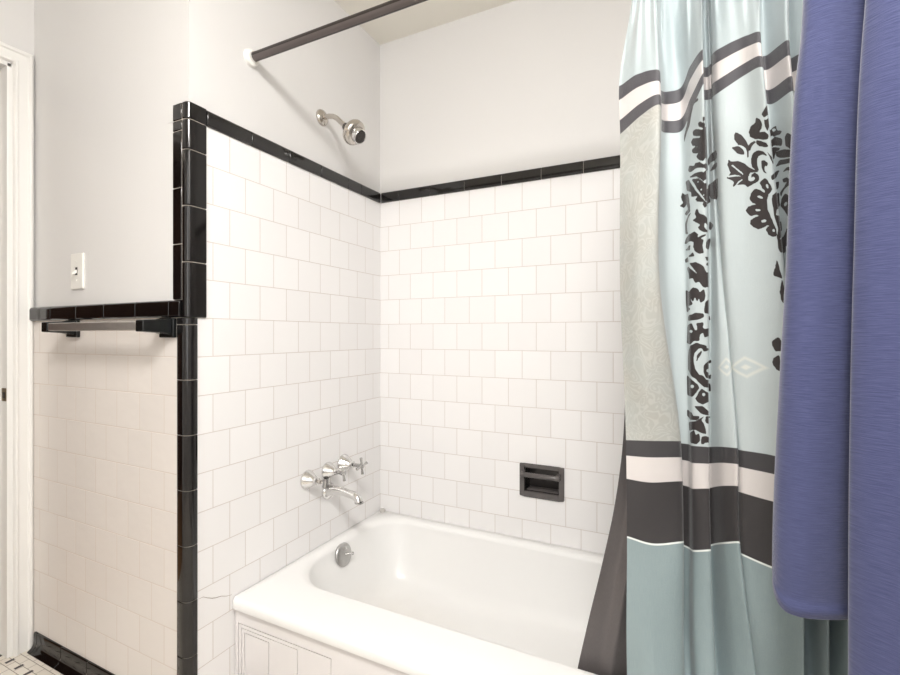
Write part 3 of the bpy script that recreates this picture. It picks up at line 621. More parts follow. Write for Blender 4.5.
# outlines of the printed motifs in half millimetres of fabric: [1 dark / 0 bare, u, v, u, v, ...]
MOTIFS = [
[1,1128,369,1133,373,1139,376,1141,379,1144,385,1147,391,1147,394,1144,400,1144,405,1141,407,1136,411,1133,415,1131,415,1136,415,1139,415,1141,415,1149,416,1158,416,1160,418,1166,421,1174,425,1174,427,1171,432,1168,436,1166,437,1158,439,1152,439,1149,439,1141,437,1133,434,1131,433,1123,432,1117,430,1115,428,1109,424,1104,420,1101,418,1101,412,1098,405,1098,402,1101,396,1104,389,1106,387,1115,385,1120,383,1123,382,1123,375,1125,369],
[1,1123,436,1131,438,1139,441,1141,442,1149,446,1158,448,1160,450,1163,454,1168,456,1166,457,1160,460,1152,460,1149,460,1141,457,1133,455,1131,454,1125,448,1123,445,1123,443,1123,439,1123,436],
[1,1053,382,1061,389,1066,396,1069,398,1077,410,1082,418,1085,423,1090,432,1093,439,1096,445,1096,452,1096,461,1096,465,1096,474,1093,482,1093,482,1090,473,1090,464,1090,460,1088,454,1085,447,1082,445,1080,441,1074,436,1072,434,1066,430,1061,427,1061,424,1055,414,1050,402,1050,398,1050,389,1053,383],
[1,1042,423,1050,427,1058,429,1061,430,1069,439,1074,446,1077,450,1080,457,1080,465,1080,466,1069,460,1061,454,1058,451,1050,438,1042,425],
[1,1096,455,1098,448,1098,442,1101,439,1106,437,1115,436,1117,436,1117,437,1120,439,1120,441,1115,443,1109,447,1106,450,1104,455,1101,460,1098,460,1098,459,1096,456],
[1,1158,484,1152,479,1147,474,1144,472,1136,469,1128,466,1125,466,1117,468,1112,470,1109,473,1106,479,1104,486,1104,488,1104,497,1106,506,1106,509,1112,515,1115,519,1117,522,1123,524,1125,526,1125,524,1125,518,1123,510,1123,508,1123,500,1123,493,1123,491,1125,487,1128,482,1131,482,1136,481,1141,481,1144,481,1149,483,1155,486],
[1,1136,497,1141,497,1147,497,1149,499,1152,503,1158,505,1158,508,1155,512,1155,515,1155,515,1149,514,1147,512,1147,513,1144,518,1144,524,1144,527,1147,531,1152,535,1152,536,1147,535,1144,532,1141,531,1139,526,1136,519,1136,515,1136,508,1136,500],
[1,1031,456,1034,460,1037,464,1039,466,1050,472,1058,475,1064,479,1072,486,1082,493,1085,497,1093,505,1101,512,1106,515,1115,521,1125,524,1125,526,1123,527,1117,527,1115,526,1106,526,1101,524,1098,526,1096,531,1093,536,1093,539,1093,542,1093,545,1093,546,1098,549,1104,551,1106,551,1112,549,1115,545,1115,544,1112,540,1109,537,1109,537,1106,539,1104,540,1101,539,1104,535,1104,531,1104,530,1109,530,1115,528,1117,530,1123,535,1125,540,1125,542,1125,548,1125,551,1123,554,1117,557,1112,558,1109,559,1101,562,1093,564,1090,564,1085,559,1082,555,1080,554,1072,551,1061,548,1058,548,1050,546,1042,545,1042,545,1045,539,1047,533,1045,530,1034,519,1023,510,1021,506,1029,504,1034,501,1037,500,1034,493,1031,487,1031,484,1029,477,1026,470,1026,468,1029,463,1029,455],
[1,1149,361,1158,353,1168,344,1225,307,1219,312,1214,317,1182,342,1214,333,1217,343,1222,342,1166,371,1158,373,1155,371,1152,367,1147,365],
[1,1158,379,1166,382,1219,355,1182,382,1206,374,1195,387,1198,388,1179,403,1171,412,1168,414,1166,410,1163,405,1160,402,1158,392,1158,382],
[1,1198,400,1351,285,1364,281,1367,282,1367,290,1370,298,1372,301,1380,304,1386,308,1388,311,1386,313,1383,316,1380,317,1367,316,1354,317,1348,317,1345,313,1198,416,1198,414,1195,410,1198,402],
[1,1209,428,1343,328,1354,320,1359,319,1372,326,1383,333,1386,338,1386,348,1383,357,1380,358,1370,353,1359,351,1356,349,1345,351,1209,443,1182,455,1217,430,1182,445],
[1,1397,339,1402,333,1407,328,1413,330,1423,340,1439,351,1442,357,1445,375,1448,392,1445,396,1434,393,1423,389,1418,387,1410,378,1399,367,1397,362,1397,353,1397,343],
[1,1195,454,1345,356,1354,356,1359,357,1367,360,1375,364,1375,366,1367,369,1356,371,1354,375,1348,385,1343,396,1198,486,1198,479,1190,475,1211,460,1209,455,1190,457],
[1,1359,373,1372,371,1383,373,1391,375,1407,383,1423,392,1429,396,1429,405,1431,414,1423,414,1399,405,1375,397,1367,394,1362,391,1354,387,1354,384,1354,379,1354,374],
[1,1345,424,1356,414,1364,406,1372,403,1394,409,1413,414,1418,416,1421,424,1421,430,1418,430,1399,425,1380,421,1372,420,1359,421,1345,425],
[1,1378,445,1386,441,1394,438,1397,437,1410,441,1423,445,1426,446,1423,450,1421,454,1418,454,1407,451,1397,447,1391,446,1383,446,1378,446],
[1,1168,541,1219,515,1345,441,1351,438,1359,437,1367,437,1364,438,1354,448,1343,461,1206,537,1179,550,1171,553,1168,553,1166,549,1166,544],
[1,1160,474,1168,481,1179,486,1184,488,1184,496,1214,490,1184,505,1179,501,1174,497,1171,493,1166,484,1158,475],
[0,1364,295,1364,298,1362,299,1362,299,1359,299,1356,301,1354,301,1351,299,1351,298,1348,298,1348,297,1348,294,1345,294,1348,291,1351,290,1351,289,1354,289,1356,288,1359,289,1359,289,1362,290,1364,291,1364,293,1364,295],
[1,1141,548,1147,550,1149,553,1152,555,1155,562,1160,568,1163,571,1163,576,1166,580,1163,582,1158,589,1149,595,1149,598,1147,604,1144,611,1144,614,1144,625,1144,634,1144,639,1149,649,1152,661,1155,666,1158,677,1163,688,1166,693,1166,702,1166,712,1163,715,1158,716,1152,717,1149,716,1147,714,1141,711,1141,708,1139,703,1136,697,1136,695,1139,692,1141,688,1141,688,1147,686,1152,684,1152,684,1147,684,1141,683,1139,683,1136,686,1131,689,1128,690,1123,692,1117,693,1115,692,1112,689,1106,686,1104,685,1101,680,1096,675,1096,672,1098,668,1098,663,1101,662,1106,659,1112,656,1115,656,1120,654,1125,654,1125,653,1120,652,1115,650,1112,650,1106,650,1101,652,1096,649,1090,643,1085,635,1082,631,1088,627,1090,623,1093,622,1101,621,1109,620,1112,620,1117,620,1123,621,1120,620,1115,618,1106,614,1104,613,1101,608,1098,604,1096,600,1098,594,1101,587,1101,585,1106,580,1112,575,1117,575,1120,577,1125,580,1128,581,1133,586,1139,590,1139,590,1141,589,1141,587,1141,586,1139,581,1133,576,1133,573,1131,568,1128,562,1128,559,1133,554,1141,549],
[1,1219,567,1200,578,1348,512,1351,515,1348,533,1348,551,1345,557,1211,617,1230,611,1176,636,1174,644,1171,650,1171,654,1225,643,1343,608,1345,613,1345,622,1345,631,1343,638,1222,692,1176,721,1179,723,1211,707,1348,659,1354,654,1364,643,1372,631,1375,635,1375,659,1372,684,1367,690,1343,689,1171,743,1168,741,1168,729,1166,717,1168,712,1171,703,1174,695,1174,688,1168,671,1163,654,1163,647,1163,634,1160,622,1160,617,1160,609,1163,602,1163,598,1171,593,1227,563],
[1,1351,553,1356,544,1359,535,1362,531,1370,524,1378,519,1380,518,1388,523,1394,528,1397,532,1397,539,1397,546,1397,553,1391,573,1386,594,1383,596,1378,586,1370,575,1367,571,1359,563,1351,557],
[1,1184,559,1343,477,1354,474,1356,475,1354,484,1351,493,1348,496,1343,500,1192,576,1209,568,1200,566,1345,487,1343,486,1195,558,1225,540],
[1,1375,469,1380,468,1388,468,1394,469,1399,474,1407,481,1407,483,1405,488,1405,493,1402,496,1388,499,1378,504,1375,506,1367,515,1359,526,1359,526,1356,519,1356,513,1359,509,1370,501,1380,495,1383,491,1388,487,1394,483,1394,482,1386,482,1378,481,1375,479,1375,475,1372,470],
[0,1136,605,1133,605,1133,607,1131,607,1128,605,1125,604,1125,604,1123,603,1120,600,1120,600,1117,598,1117,596,1117,595,1120,595,1120,595,1123,595,1125,596,1128,596,1128,598,1131,599,1133,602,1133,602,1136,603,1136,605],
[0,1128,639,1125,640,1125,641,1123,641,1123,641,1120,641,1117,641,1115,640,1112,639,1112,638,1112,636,1109,635,1109,635,1112,634,1112,632,1115,632,1117,634,1120,634,1120,634,1123,635,1125,635,1125,636,1125,638,1128,639],
[0,1139,668,1139,670,1139,671,1139,672,1136,674,1133,674,1133,675,1131,675,1128,675,1128,674,1125,674,1125,672,1125,671,1125,670,1125,668,1125,668,1128,667,1131,666,1131,666,1133,666,1136,666,1136,666,1139,667,1139,668],
[0,1152,571,1152,573,1152,575,1152,576,1152,577,1152,578,1149,578,1149,578,1147,577,1147,577,1147,575,1144,573,1144,572,1144,569,1144,567,1144,566,1144,566,1147,564,1147,563,1147,564,1149,564,1149,566,1152,567,1152,569],
[0,1163,698,1160,701,1160,701,1160,702,1158,702,1158,703,1158,703,1155,702,1155,702,1155,702,1152,701,1152,699,1152,698,1152,697,1155,695,1155,695,1155,694,1158,694,1158,694,1160,694,1160,695,1160,695,1160,697,1163,698],
[0,1383,557,1380,558,1378,559,1378,560,1375,560,1372,560,1372,560,1370,558,1370,557,1370,555,1370,553,1370,550,1372,549,1375,548,1375,545,1378,545,1380,545,1383,545,1383,545,1386,548,1386,549,1386,550,1386,553,1383,555],
[1,1171,732,1192,724,1354,671,1356,674,1356,689,1354,706,1351,710,1209,752,1179,762,1174,762,1171,757,1168,752,1168,748,1168,742,1168,734],
[1,1160,784,1163,797,1166,811,1166,818,1171,831,1174,843,1171,846,1160,843,1149,840,1147,836,1149,823,1155,810,1155,805,1158,795,1160,783],
[1,1174,850,1176,860,1179,870,1179,878,1174,900,1171,922,1171,926,1166,921,1163,914,1163,910,1163,900,1160,890,1163,883,1166,868,1171,851],
[1,1131,1048,1136,1043,1144,1036,1147,1036,1149,1040,1152,1045,1152,1049,1152,1063,1149,1078,1149,1080,1141,1081,1136,1083,1133,1081,1131,1074,1128,1067,1128,1063,1128,1057,1128,1052],
[1,1128,1106,1136,1098,1141,1093,1144,1096,1144,1118,1144,1141,1141,1146,1136,1143,1131,1142,1131,1138,1125,1130,1123,1121,1123,1119,1125,1114,1125,1109],
[0,1026,503,1039,508,1050,512,1053,514,1061,519,1069,524,1072,526,1072,527,1072,528,1069,527,1061,523,1053,519,1050,518,1039,514,1026,509,1023,506,1023,505,1023,503],
[0,1047,548,1053,542,1058,539,1061,537,1066,536,1072,535,1074,536,1074,536,1077,539,1074,539,1069,541,1064,542,1061,544,1055,546,1050,549,1047,549,1047,549,1045,548],
[0,1045,479,1053,491,1061,501,1064,505,1072,514,1077,522,1077,523,1077,524,1077,526,1074,523,1069,517,1061,508,1058,504,1050,493,1042,483,1039,479,1039,478,1042,477],
[1,510,198,491,176,473,158,465,153,457,154,451,160,448,164,451,187,451,205,448,210,440,217,432,225,430,230,427,245,427,263,427,263,432,252,440,244,446,243,457,241,467,241,470,236,475,225,481,212,483,208,489,201,491,192,494,191,508,207,518,219,521,221,518,213,516,205],
[1,548,320,556,326,572,330,575,333,575,343,575,352,688,315,688,342,690,369,690,382,690,406,690,430,575,469,602,460,542,461,537,456,529,447,524,441,521,436,513,421,508,410,508,407,510,407,513,407,516,410,524,419,534,430,537,432,534,428,534,427,529,421,510,400,494,379,489,371,486,364,483,355,483,352,489,356,494,360,500,366,516,388,529,405,534,410,532,406,532,405,526,398,510,376,494,352,486,340,483,331,478,320,478,317,483,319,486,316,491,322,510,348,526,369,532,374,529,369,529,367,524,360,510,340,494,315,491,310,489,299,489,293,489,290,497,299,505,308,510,316,524,337,537,355,540,357,545,360,551,362,548,360,537,347,526,331,521,322,518,312,516,303,516,302,521,307,529,316,532,320,542,337,596,342,559,351,551,342,545,333,545,330,545,324,545,319],
[1,698,436,714,427,733,419,744,415,773,409,959,400,970,401,972,407,978,414,975,416,972,423,970,428,959,429,773,439,741,443,730,446,717,451,704,456,701,455,698,447,696,439],
[1,970,442,953,442,782,450,773,452,747,463,720,474,722,475,765,469,959,457,970,456,972,450,972,443],
[1,457,400,459,396,465,393,470,397,483,411,491,420,497,427,500,425,500,421,505,427,513,436,521,443,526,450,532,459,540,469,545,474,556,477,575,477,690,448,690,459,693,470,688,472,559,495,545,484,537,478,524,465,510,450,505,445,491,436,478,428,473,423,465,414,457,402],
[1,470,438,483,446,494,452,500,457,513,469,526,481,532,486,542,497,594,504,575,513,575,526,688,513,577,540,602,528,542,524,537,518,524,500,510,479,505,473,497,465,486,455,481,450,475,445,467,437],
[1,486,461,502,478,516,492,521,499,532,515,545,531,551,536,588,544,690,531,696,535,701,546,704,557,706,562,712,568,717,573,714,576,696,578,575,602,591,596,551,589,542,576,537,568,526,550,516,530,510,518,500,493,486,465],
[1,435,421,446,428,457,436,467,448,483,477,497,504,502,517,516,542,529,566,537,576,548,590,577,602,577,604,602,602,548,608,542,605,540,599,534,591,534,590,537,589,540,587,537,585,526,577,516,568,510,563,508,557,502,548,505,548,510,549,516,550,516,550,502,537,489,526,483,519,483,513,481,504,478,499,465,486,446,466,440,457,438,441,432,423],
[1,704,519,741,512,776,505,787,504,953,495,970,495,972,501,967,528,959,555,792,571,763,566,728,564,717,562,706,555,696,549,693,545,693,535,696,523],
[1,411,448,416,454,424,463,427,465,438,472,451,482,457,488,462,503,467,515,470,522,470,531,473,541,475,548,475,557,478,567,475,568,462,563,443,554,435,549,427,541,422,536,422,533,432,532,451,540,454,539,446,524,440,512,438,509,427,508,419,509,414,508,406,501,400,497,400,496,406,492,411,490,414,487,408,475,406,466,406,461,408,455,411,448],
[1,486,577,478,578,467,580,462,580,451,582,440,585,438,587,440,600,443,613,446,618,454,627,462,636,459,635,438,621,424,613,422,608,422,591,422,575,424,569,435,563,451,563,459,566,478,575,486,576],
[1,510,585,516,598,518,607,524,614,534,623,548,634,553,638,564,645,577,650,577,653,577,659,580,665,567,666,553,659,545,653,542,652,542,658,540,662,542,667,551,677,580,686,569,689,545,683,534,677,529,672,521,663,516,654,513,650,518,650,524,650,521,645,508,630,494,613,491,608,500,612,505,613,508,613,505,604,500,594,502,593,505,587,510,585],
[1,704,638,722,643,739,649,741,653,728,659,714,666,706,666,701,665,693,662,693,659,696,649,698,639],
[1,419,636,424,631,432,629,448,635,481,649,494,652,500,654,508,665,513,672,516,676,513,677,513,683,516,685,524,694,534,702,537,706,534,712,532,720,529,721,521,723,513,724,510,723,502,714,494,705,494,702,497,697,497,690,497,688,489,681,483,676,478,674,448,659,422,649,416,647,416,643,419,639],
[1,516,684,529,686,545,690,548,690,551,693,551,695,545,695,534,694,524,693,521,692,516,686,513,684],
[1,602,695,577,703,704,693,706,698,698,712,690,726,577,743,559,741,551,737,548,732,551,717,610,695],
[1,419,670,448,677,478,688,481,689,478,695,478,705,473,703,440,684,419,672],
[1,497,698,513,708,526,716,532,721,534,733,537,746,537,748,526,744,518,741,516,739,508,730,502,723,500,719,497,708,494,698],
[1,416,706,427,706,446,712,454,717,459,728,465,738,459,737,432,724,419,720,416,719,416,714,414,707],
[1,462,719,481,723,491,721,494,723,497,730,500,738,497,738,486,733,467,724],
[1,542,761,553,766,580,769,575,774,577,788,577,802,580,805,602,796,551,795,548,791,551,787,610,777,553,779,548,771,542,762],
[1,478,751,494,759,505,762,510,768,521,778,532,789,537,796,542,807,551,819,607,823,599,846,596,868,602,872,542,869,532,863,529,859,524,850,518,841,516,838,510,838,505,837,502,834,497,825,494,816,491,814,483,811,475,809,470,805,470,796,465,786,462,780,440,762,430,750,427,746,435,746,448,750,467,761,491,784,505,802,508,806,510,807,510,806,510,804,502,791,494,778,491,773,483,762,475,751],
[1,494,849,502,854,510,860,513,864,516,869,518,876,521,877,529,874,534,872,537,874,540,885,542,895,542,899,540,905,537,912,534,913,529,914,524,916,521,914,518,904,516,895,516,895,513,900,510,907,508,905,505,895,500,885,500,885,497,892,494,900,491,899,486,890,478,879,478,881,483,894,491,907,489,909,478,909,454,904,446,903,467,914,478,922,475,923,457,922,422,916,419,913,416,895,414,878,414,869,414,850,414,831,416,828,430,834,467,854,473,855,483,851,491,849],
[1,602,907,583,914,577,919,575,925,575,937,575,950,577,957,693,962,701,976,696,976,604,968,540,958,537,952,537,940,540,928,540,923,545,917,607,907],
[1,459,941,486,945,500,944,505,945,516,950,529,955,534,959,534,963,534,968,532,970,521,971,513,971,508,971,491,968,459,961,430,950,432,944,432,936],
[1,427,968,467,976,481,976,486,979,491,991,497,1003,500,1007,505,1008,508,1011,508,1008,508,997,505,985,505,982,518,985,529,986,532,989,532,997,529,1003,532,1007,540,1012,612,1013,604,1017,610,1025,612,1033,615,1035,542,1040,540,1042,537,1040,534,1033,532,1025,529,1022,524,1025,518,1027,518,1030,516,1038,516,1047,513,1048,505,1047,497,1044,491,1044,486,1049,475,1052,470,1052,435,1043,416,1038,416,1031,419,1003,422,975],
[1,478,1057,491,1056,502,1053,505,1053,513,1057,521,1062,524,1063,534,1066,542,1070,548,1072,548,1080,615,1084,548,1089,540,1089,534,1089,532,1088,529,1083,526,1078,526,1076,518,1076,510,1076,508,1079,502,1084,494,1090,494,1094,491,1105,491,1115,491,1120,494,1133,497,1146,500,1152,510,1165,518,1178,524,1183,537,1193,553,1202,564,1206,575,1215,704,1222,701,1222,602,1219,540,1214,532,1210,521,1200,510,1191,505,1187,494,1181,481,1175,475,1170,459,1159,424,1145,422,1137,422,1118,422,1099,424,1092,427,1081,432,1071,440,1067,462,1065,470,1058],
[1,502,1120,505,1111,505,1101,508,1096,516,1090,524,1084,526,1084,524,1092,521,1098,518,1102,510,1111,505,1121],
[1,532,1159,532,1150,532,1142,534,1138,542,1132,556,1127,585,1124,696,1118,706,1116,709,1116,709,1120,709,1124,706,1127,577,1137,607,1142,612,1145,548,1154,545,1160,548,1164,604,1169,585,1177,575,1178,698,1170,706,1168,709,1168,706,1175,706,1182,701,1183,561,1186,545,1184,542,1182,537,1173,532,1163],
[1,491,1169,508,1170,521,1172,529,1175,545,1191,698,1200,704,1206,706,1217,706,1227,698,1228,612,1223,534,1217,529,1213,518,1204,508,1195,505,1190,497,1181,489,1172],
[1,414,1165,430,1172,462,1179,473,1183,491,1193,502,1202,508,1206,510,1211,513,1218,510,1222,500,1235,486,1247,478,1250,451,1247,414,1245,411,1236,411,1204,411,1172],
[1,513,1231,518,1227,521,1222,526,1223,540,1232,569,1240,575,1244,575,1254,575,1264,575,1268,545,1273,532,1278,526,1280,518,1276,508,1272,505,1269,500,1264,497,1259,497,1255,505,1245,510,1235],
[1,494,1285,510,1285,526,1286,532,1289,542,1296,561,1304,580,1307,559,1314,602,1321,615,1321,532,1317,518,1312,513,1308,502,1298,491,1287],
[1,411,1302,438,1307,473,1311,475,1313,478,1317,481,1321,483,1322,500,1323,510,1323,513,1325,510,1331,505,1336,500,1338,486,1338,465,1339,446,1339,422,1332,408,1326,408,1322,408,1312,408,1303],
[1,430,1350,478,1345,494,1343,502,1340,518,1330,537,1320,540,1318,529,1327,521,1335,521,1339,526,1345,532,1353,534,1358,540,1372,542,1386,540,1389,529,1388,521,1386,516,1385,505,1380,494,1375,489,1375,473,1377,438,1383,427,1380,424,1367,422,1354],
[1,545,1323,559,1323,701,1321,704,1325,577,1338,607,1350,615,1352,542,1348,540,1343,537,1339,540,1332,540,1325],
[1,446,1390,473,1383,486,1377,489,1379,491,1386,494,1394,497,1395,502,1392,510,1388,510,1389,513,1402,513,1415,510,1420,505,1424,500,1429,494,1430,481,1429,459,1429,446,1426,443,1411,438,1395],
[1,524,1399,532,1398,545,1397,548,1398,607,1406,551,1415,610,1417,537,1422,529,1428,526,1429,524,1428,518,1428,518,1424,518,1413,521,1402],
[0,521,509,518,508,518,509,518,509,516,506,516,506,516,506,513,504,513,504,513,503,510,499,510,499,510,497,510,496,513,499,513,499,513,497,516,500,516,500,518,504,518,504,518,504,518,505,521,509],
[0,534,545,534,546,532,545,532,545,532,545,529,544,529,544,526,541,526,541,526,541,526,540,524,536,524,536,526,537,526,536,526,536,529,537,529,537,529,537,532,540,532,540,534,542,534,544,534,545],
[0,548,571,545,569,545,571,545,571,542,569,542,571,540,569,540,568,537,567,537,566,537,566,534,562,534,562,537,563,537,562,537,562,540,563,540,563,542,564,542,564,545,567,545,567,545,568,548,569],
[0,489,1008,489,1009,486,1011,486,1012,483,1012,481,1012,478,1011,475,1009,470,1008,470,1007,467,1006,465,1003,465,1002,467,1000,470,999,473,999,475,999,478,999,481,1000,483,1002,486,1003,486,1003,489,1006,489,1007],
[0,491,1211,489,1214,489,1215,486,1217,483,1217,481,1218,478,1218,475,1217,470,1215,467,1215,465,1213,462,1210,462,1209,465,1208,467,1205,470,1205,475,1204,481,1204,481,1204,483,1205,489,1206,489,1206,489,1209,491,1210],
[0,540,1244,540,1246,537,1247,537,1247,534,1249,532,1250,532,1250,529,1249,526,1247,526,1247,524,1245,524,1244,524,1242,524,1241,526,1238,526,1238,529,1237,532,1237,532,1237,534,1237,537,1238,537,1240,540,1241,540,1242],
]
PALE = [[0.521, 0.5703], [0.3934, 0.5723]]
NET = np.array(NET_FLAT, float).reshape(len(NET_U), 10, 3)/1e4
NET_U = np.array(NET_U); NET_V = np.array(NET_V)
us = np.linspace(0, NET_U[-1], 560)
vs = np.unique(np.concatenate([np.linspace(-.36, -.0, 40), np.linspace(-.0, .12, 40), np.linspace(.10, .72, 400), np.linspace(.72, 1.52, 110)]))
S = cloth_surface(NET, NET_U, NET_V, us, vs)
# small creases, deepest just under the gathered heading
UU, VV = np.meshgrid(us, vs, indexing='ij')
cre = (.0085*np.sin(UU*105+VV*9+1.5*np.sin(UU*31))+.003*np.sin(UU*260-VV*12))*np.exp(-((VV+.16)/.11)**2)+.0012*np.sin(UU*61-VV*9+1.3*np.sin(VV*14))+.0016*np.sin(UU*38+VV*21)*np.sin(VV*8.3)
S[..., 1] += cre
mo = mask(MOTIFS, us, vs)
ring = lambda cu, cv, ru, rv: np.clip(1-np.abs(np.abs(UU-cu)/ru+np.abs(VV-cv)/rv-1)/.28, 0, 1)+np.clip(1-(np.abs(UU-cu)/(ru*.4)+np.abs(VV-cv)/(rv*.4)), 0, 1)*2
pm = np.clip(ring(PALE[0][0], PALE[0][1], .030, .016)+ring(PALE[1][0], PALE[1][1], .016, .014), 0, 1)
sc_ = thing('shower_curtain', 'gathered pale blue shower curtain with black damask print and banded stripes', 'shower curtain', (1.28, -.72, .05))
cloth_mesh('curtain_cloth', S, us, vs, M['curtain'], sc_, {'motif': mo, 'pale_motif': pm})
for k, u in enumerate([.01, .14, .27, .40, .54, .68, .79]):
    p = cr(NET[:, 0], NET_U, np.array([u]))[0]
    bm = new(); n = 28
    rp = [(p[0], -.706+.024*math.cos(2*PI*i/n), 1.962+.030*math.sin(2*PI*i/n)) for i in range(n+1)]
    tube(bm, rp, .0018, 8); link('curtain_ring', bm, M['chrome'], sc_, smooth=True)

# ---------------------------------------------------------------- dark liner behind it
m, t, uu, vv = fabric('grey_liner_cloth', .7, .15)
t.l(t.mix(t.noise(1, uvvec(t, uu, vv, 700, 120), 2), srgb(92, 87, 86), srgb(110, 104, 103)), t.b.inputs['Base Color'])
t.bump(t.noise(7, uvvec(t, uu, vv, 1, .6), 4), .3, .004)
LV = np.array([0, 0.399, 0.853, 1.136, 1.257, 1.358, 1.56, 1.701, 1.832]); LZ = [1.945, 1.55, 1.1, 0.82, 0.7, 0.6, 0.4, 0.26, 0.13]
# plan of the liner's folds from its free edge, top to bottom
lcols = [
    [(1.1593, -0.68), (1.1149, -0.664), (1.1013, -0.66), (1.0897, -0.658), (1.0726, -0.655), (1.0524, -0.648), (1.0076, -0.618), (0.9794, -0.592), (0.9684, -0.56)],
    [(1.1633, -0.672), (1.1189, -0.656), (1.1053, -0.652), (1.1007, -0.65), (1.0866, -0.647), (1.0689, -0.64), (1.0291, -0.6132), (1.0034, -0.5872), (0.9924, -0.5552)],
    [(1.1673, -0.669), (1.1229, -0.653), (1.1093, -0.649), (1.1117, -0.647), (1.1006, -0.644), (1.0854, -0.637), (1.0506, -0.6114), (1.0274, -0.5854), (1.0164, -0.5534)],
    [(1.1713, -0.68), (1.1269, -0.664), (1.1133, -0.66), (1.1206, -0.658), (1.1116, -0.655), (1.0982, -0.648), (1.0669, -0.618), (1.0454, -0.592), (1.0344, -0.56)],
    [(1.1753, -0.686), (1.1309, -0.67), (1.1173, -0.666), (1.1274, -0.664), (1.1196, -0.661), (1.1072, -0.654), (1.0779, -0.6216), (1.0574, -0.5956), (1.0464, -0.5636)],
    [(1.1813, -0.664), (1.1369, -0.648), (1.1233, -0.644), (1.1362, -0.642), (1.1296, -0.639), (1.1182, -0.632), (1.0909, -0.6084), (1.0714, -0.5824), (1.0604, -0.5504)],
    [(1.1993, -0.642), (1.1549, -0.626), (1.1413, -0.622), (1.156, -0.62), (1.1501, -0.617), (1.1393, -0.61), (1.1133, -0.5952), (1.0944, -0.5692), (1.0834, -0.5372)],
    [(1.2293, -0.635), (1.1849, -0.619), (1.1713, -0.615), (1.1842, -0.613), (1.1776, -0.61), (1.1662, -0.603), (1.1389, -0.591), (1.1194, -0.565), (1.1084, -0.533)],
    [(1.2693, -0.635), (1.2249, -0.619), (1.2113, -0.615), (1.2207, -0.613), (1.2126, -0.61), (1.1999, -0.603), (1.1701, -0.591), (1.1494, -0.565), (1.1384, -0.533)],
]
ln = np.array([[(x, y, z) for (x, y), z in zip(c_, LZ)] for c_ in lcols])
LU = np.array([0, .03, .06, .085, .105, .125, .155, .19, .23])
us = np.linspace(0, LU[-1], 130); vs = np.linspace(0, LV[-1], 160)
tag(cloth_mesh('shower_liner', cloth_surface(ln, LU, LV, us, vs), us, vs, m), 'plain dark grey liner falling inside the tub behind the printed curtain', 'shower liner')

# ---------------------------------------------------------------- blue towel by the right wall
m, t, uu, vv = fabric('slub_blue_cloth', .9, .5)
slub = t.noise(1, uvvec(t, uu, vv, 38, 620), 3, .6)
broad = t.noise(1, uvvec(t, uu, vv, 9, 5), 3)
c1 = t.mix(t.ramp(slub, [(.35, (0, 0, 0, 1)), (.7, (1, 1, 1, 1))]), srgb(56, 61, 97), srgb(76, 81, 118))
t.l(t.mix(t.math('MULTIPLY', broad, .35), c1, srgb(66, 70, 107)), t.b.inputs['Base Color'])
t.bump(slub, .6, .0015)
M['towel'] = m
tw = thing('bath_towel', 'blue slub-weave bath towel hanging in two layers at the right wall', 'towel', (1.47, -.99, .5))
TV = np.array([0., .12, .30, .62, .95, 1.15]); TZ = [1.80, 1.68, 1.50, 1.18, .85, .65]
def tnet(cols, zz, kz=1.):
    return np.array([[(x, y, z) for (x, y), z in zip(c_, zz)] for c_ in cols])
back_cols = [
    [(1.52, -0.925), (1.505, -0.92), (1.5, -0.915), (1.495, -0.91), (1.486, -0.905), (1.486, -0.905)],
    [(1.5, -0.925), (1.44, -0.92), (1.42, -0.915), (1.405, -0.912), (1.393, -0.908), (1.391, -0.908)],
    [(1.482, -0.93), (1.398, -0.926), (1.37, -0.922), (1.353, -0.922), (1.339, -0.92), (1.337, -0.92)],
    [(1.477, -0.938), (1.3885, -0.938), (1.359, -0.938), (1.343, -0.938), (1.329, -0.936), (1.327, -0.936)],
    [(1.479, -0.946), (1.3913, -0.948), (1.362, -0.951), (1.346, -0.952), (1.332, -0.95), (1.33, -0.95)],
    [(1.486, -0.95), (1.408, -0.955), (1.382, -0.96), (1.367, -0.964), (1.353, -0.963), (1.351, -0.963)],
    [(1.494, -0.95), (1.4295, -0.952), (1.408, -0.955), (1.401, -0.955), (1.389, -0.955), (1.387, -0.955)],
    [(1.505, -0.952), (1.4563, -0.948), (1.44, -0.944), (1.435, -0.94), (1.426, -0.938), (1.426, -0.938)],
    [(1.525, -0.955), (1.5063, -0.95), (1.5, -0.945), (1.505, -0.94), (1.501, -0.935), (1.501, -0.935)],
]
fz = [1.80, 1.70, 1.50, 1.18, .85, .716]
bn = tnet(back_cols, fz); BU = np.array([0, .07, .12, .145, .165, .20, .24, .29, .36])
us = np.linspace(0, BU[-1], 110); vs = np.concatenate([np.linspace(0, 1.02, 110), np.linspace(1.025, 1.15, 60)])
Sb = cloth_surface(bn, BU, TV, us, vs)
UU, VV = np.meshgrid(us, vs, indexing='ij')
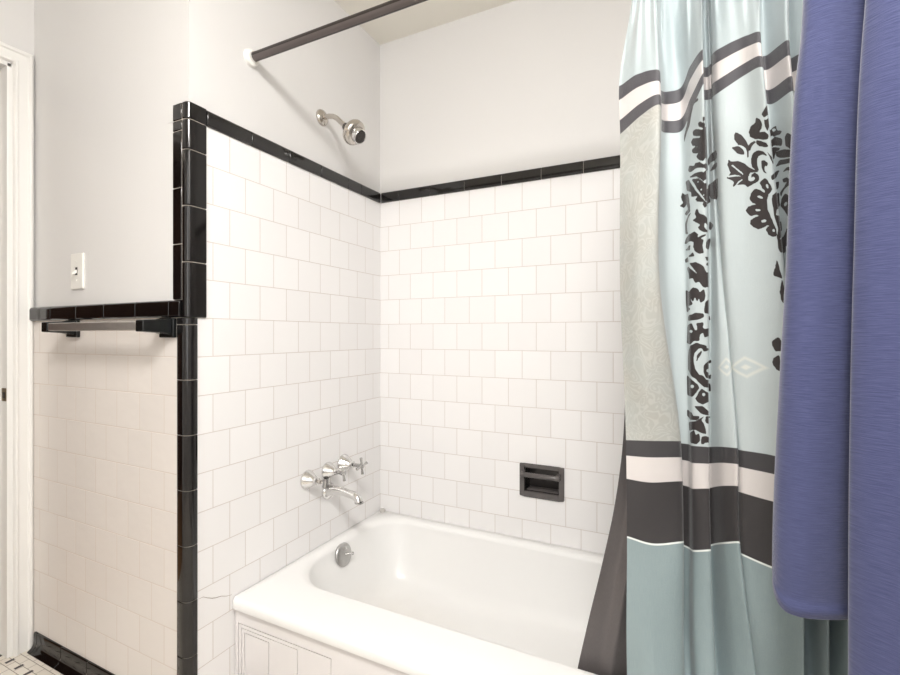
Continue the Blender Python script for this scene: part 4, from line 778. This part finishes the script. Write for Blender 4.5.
# rounded lower corner and soft rolled hem
e_ = np.clip(1-np.abs(UU-.145)/.045, 0, 1); Sb[..., 2] += .030*(e_**2.2)*np.clip((VV-.95)/.2, 0, 1)
Sb[..., 1] += .0025*np.sin(UU*30+VV*5)*np.clip(VV, 0, 1)
Sb[..., 1] -= .004*np.exp(-((VV-1.135)/.012)**2)
f1 = cloth_mesh('rear_layer', Sb, us, vs, m, tw, thick=.006)
f1['label'] = 'shorter rear layer with rounded corner'
fcols = [
    [(1.53, -0.965), (1.5068, -0.965), (1.499, -0.962), (1.4955, -0.962), (1.494, -0.962), (1.4935, -0.962), (1.4935, -0.962)],
    [(1.51, -0.967), (1.468, -0.968), (1.454, -0.97), (1.4425, -0.972), (1.438, -0.972), (1.4375, -0.972), (1.4375, -0.972)],
    [(1.498, -0.972), (1.4403, -0.978), (1.421, -0.982), (1.4105, -0.985), (1.406, -0.986), (1.4055, -0.986), (1.4045, -0.986)],
    [(1.494, -0.98), (1.4347, -0.99), (1.415, -0.994), (1.4035, -0.997), (1.399, -0.998), (1.3985, -0.998), (1.3975, -0.998)],
    [(1.497, -0.988), (1.4415, -1.0), (1.423, -1.006), (1.4105, -1.009), (1.406, -1.01), (1.4055, -1.01), (1.4045, -1.01)],
    [(1.505, -0.992), (1.46, -1.008), (1.445, -1.018), (1.4335, -1.022), (1.43, -1.024), (1.4295, -1.024), (1.4295, -1.024)],
    [(1.515, -0.994), (1.488, -1.012), (1.479, -1.03), (1.4715, -1.04), (1.468, -1.045), (1.4675, -1.045), (1.4675, -1.045)],
    [(1.53, -0.996), (1.5232, -1.015), (1.521, -1.038), (1.5155, -1.055), (1.514, -1.062), (1.5135, -1.065), (1.5135, -1.065)],
]
FV = np.array([0., .12, .30, .62, .95, 1.15, 1.40]); fz = [1.80, 1.70, 1.50, 1.18, .85, .65, .42]
fn_ = tnet(fcols, fz); FU = np.array([0, .06, .095, .11, .125, .155, .20, .25])
us = np.linspace(0, FU[-1], 90); vs = np.linspace(0, 1.40, 150)
Sf = cloth_surface(fn_, FU, FV, us, vs); UU, VV = np.meshgrid(us, vs, indexing='ij')
Sf[..., 1] += .002*np.sin(UU*36+VV*4)*np.clip(VV, 0, 1)
cloth_mesh('front_layer', Sf, us, vs, m, tw, thick=.006)
hk = thing('robe_hook', 'chrome hook on the right wall holding up the blue towel', 'hook', (XR, -.965, 1.76))
bm = new(); lathe(bm, [(.0003, .018), (.004, .018), (.006, .014)], (XR, -.965, 1.79), (-1, 0, 0), 24); link('hook_plate', bm, M['chrome'], hk, smooth=True)
bm = new(); tube(bm, [(XR-.004, -.965, 1.79), (XR-.03, -.965, 1.785), (XR-.055, -.965, 1.79), (XR-.065, -.965, 1.815)], [.006, .005, .005, .006], 12); link('hook_arm', bm, M['chrome'], hk, smooth=True)
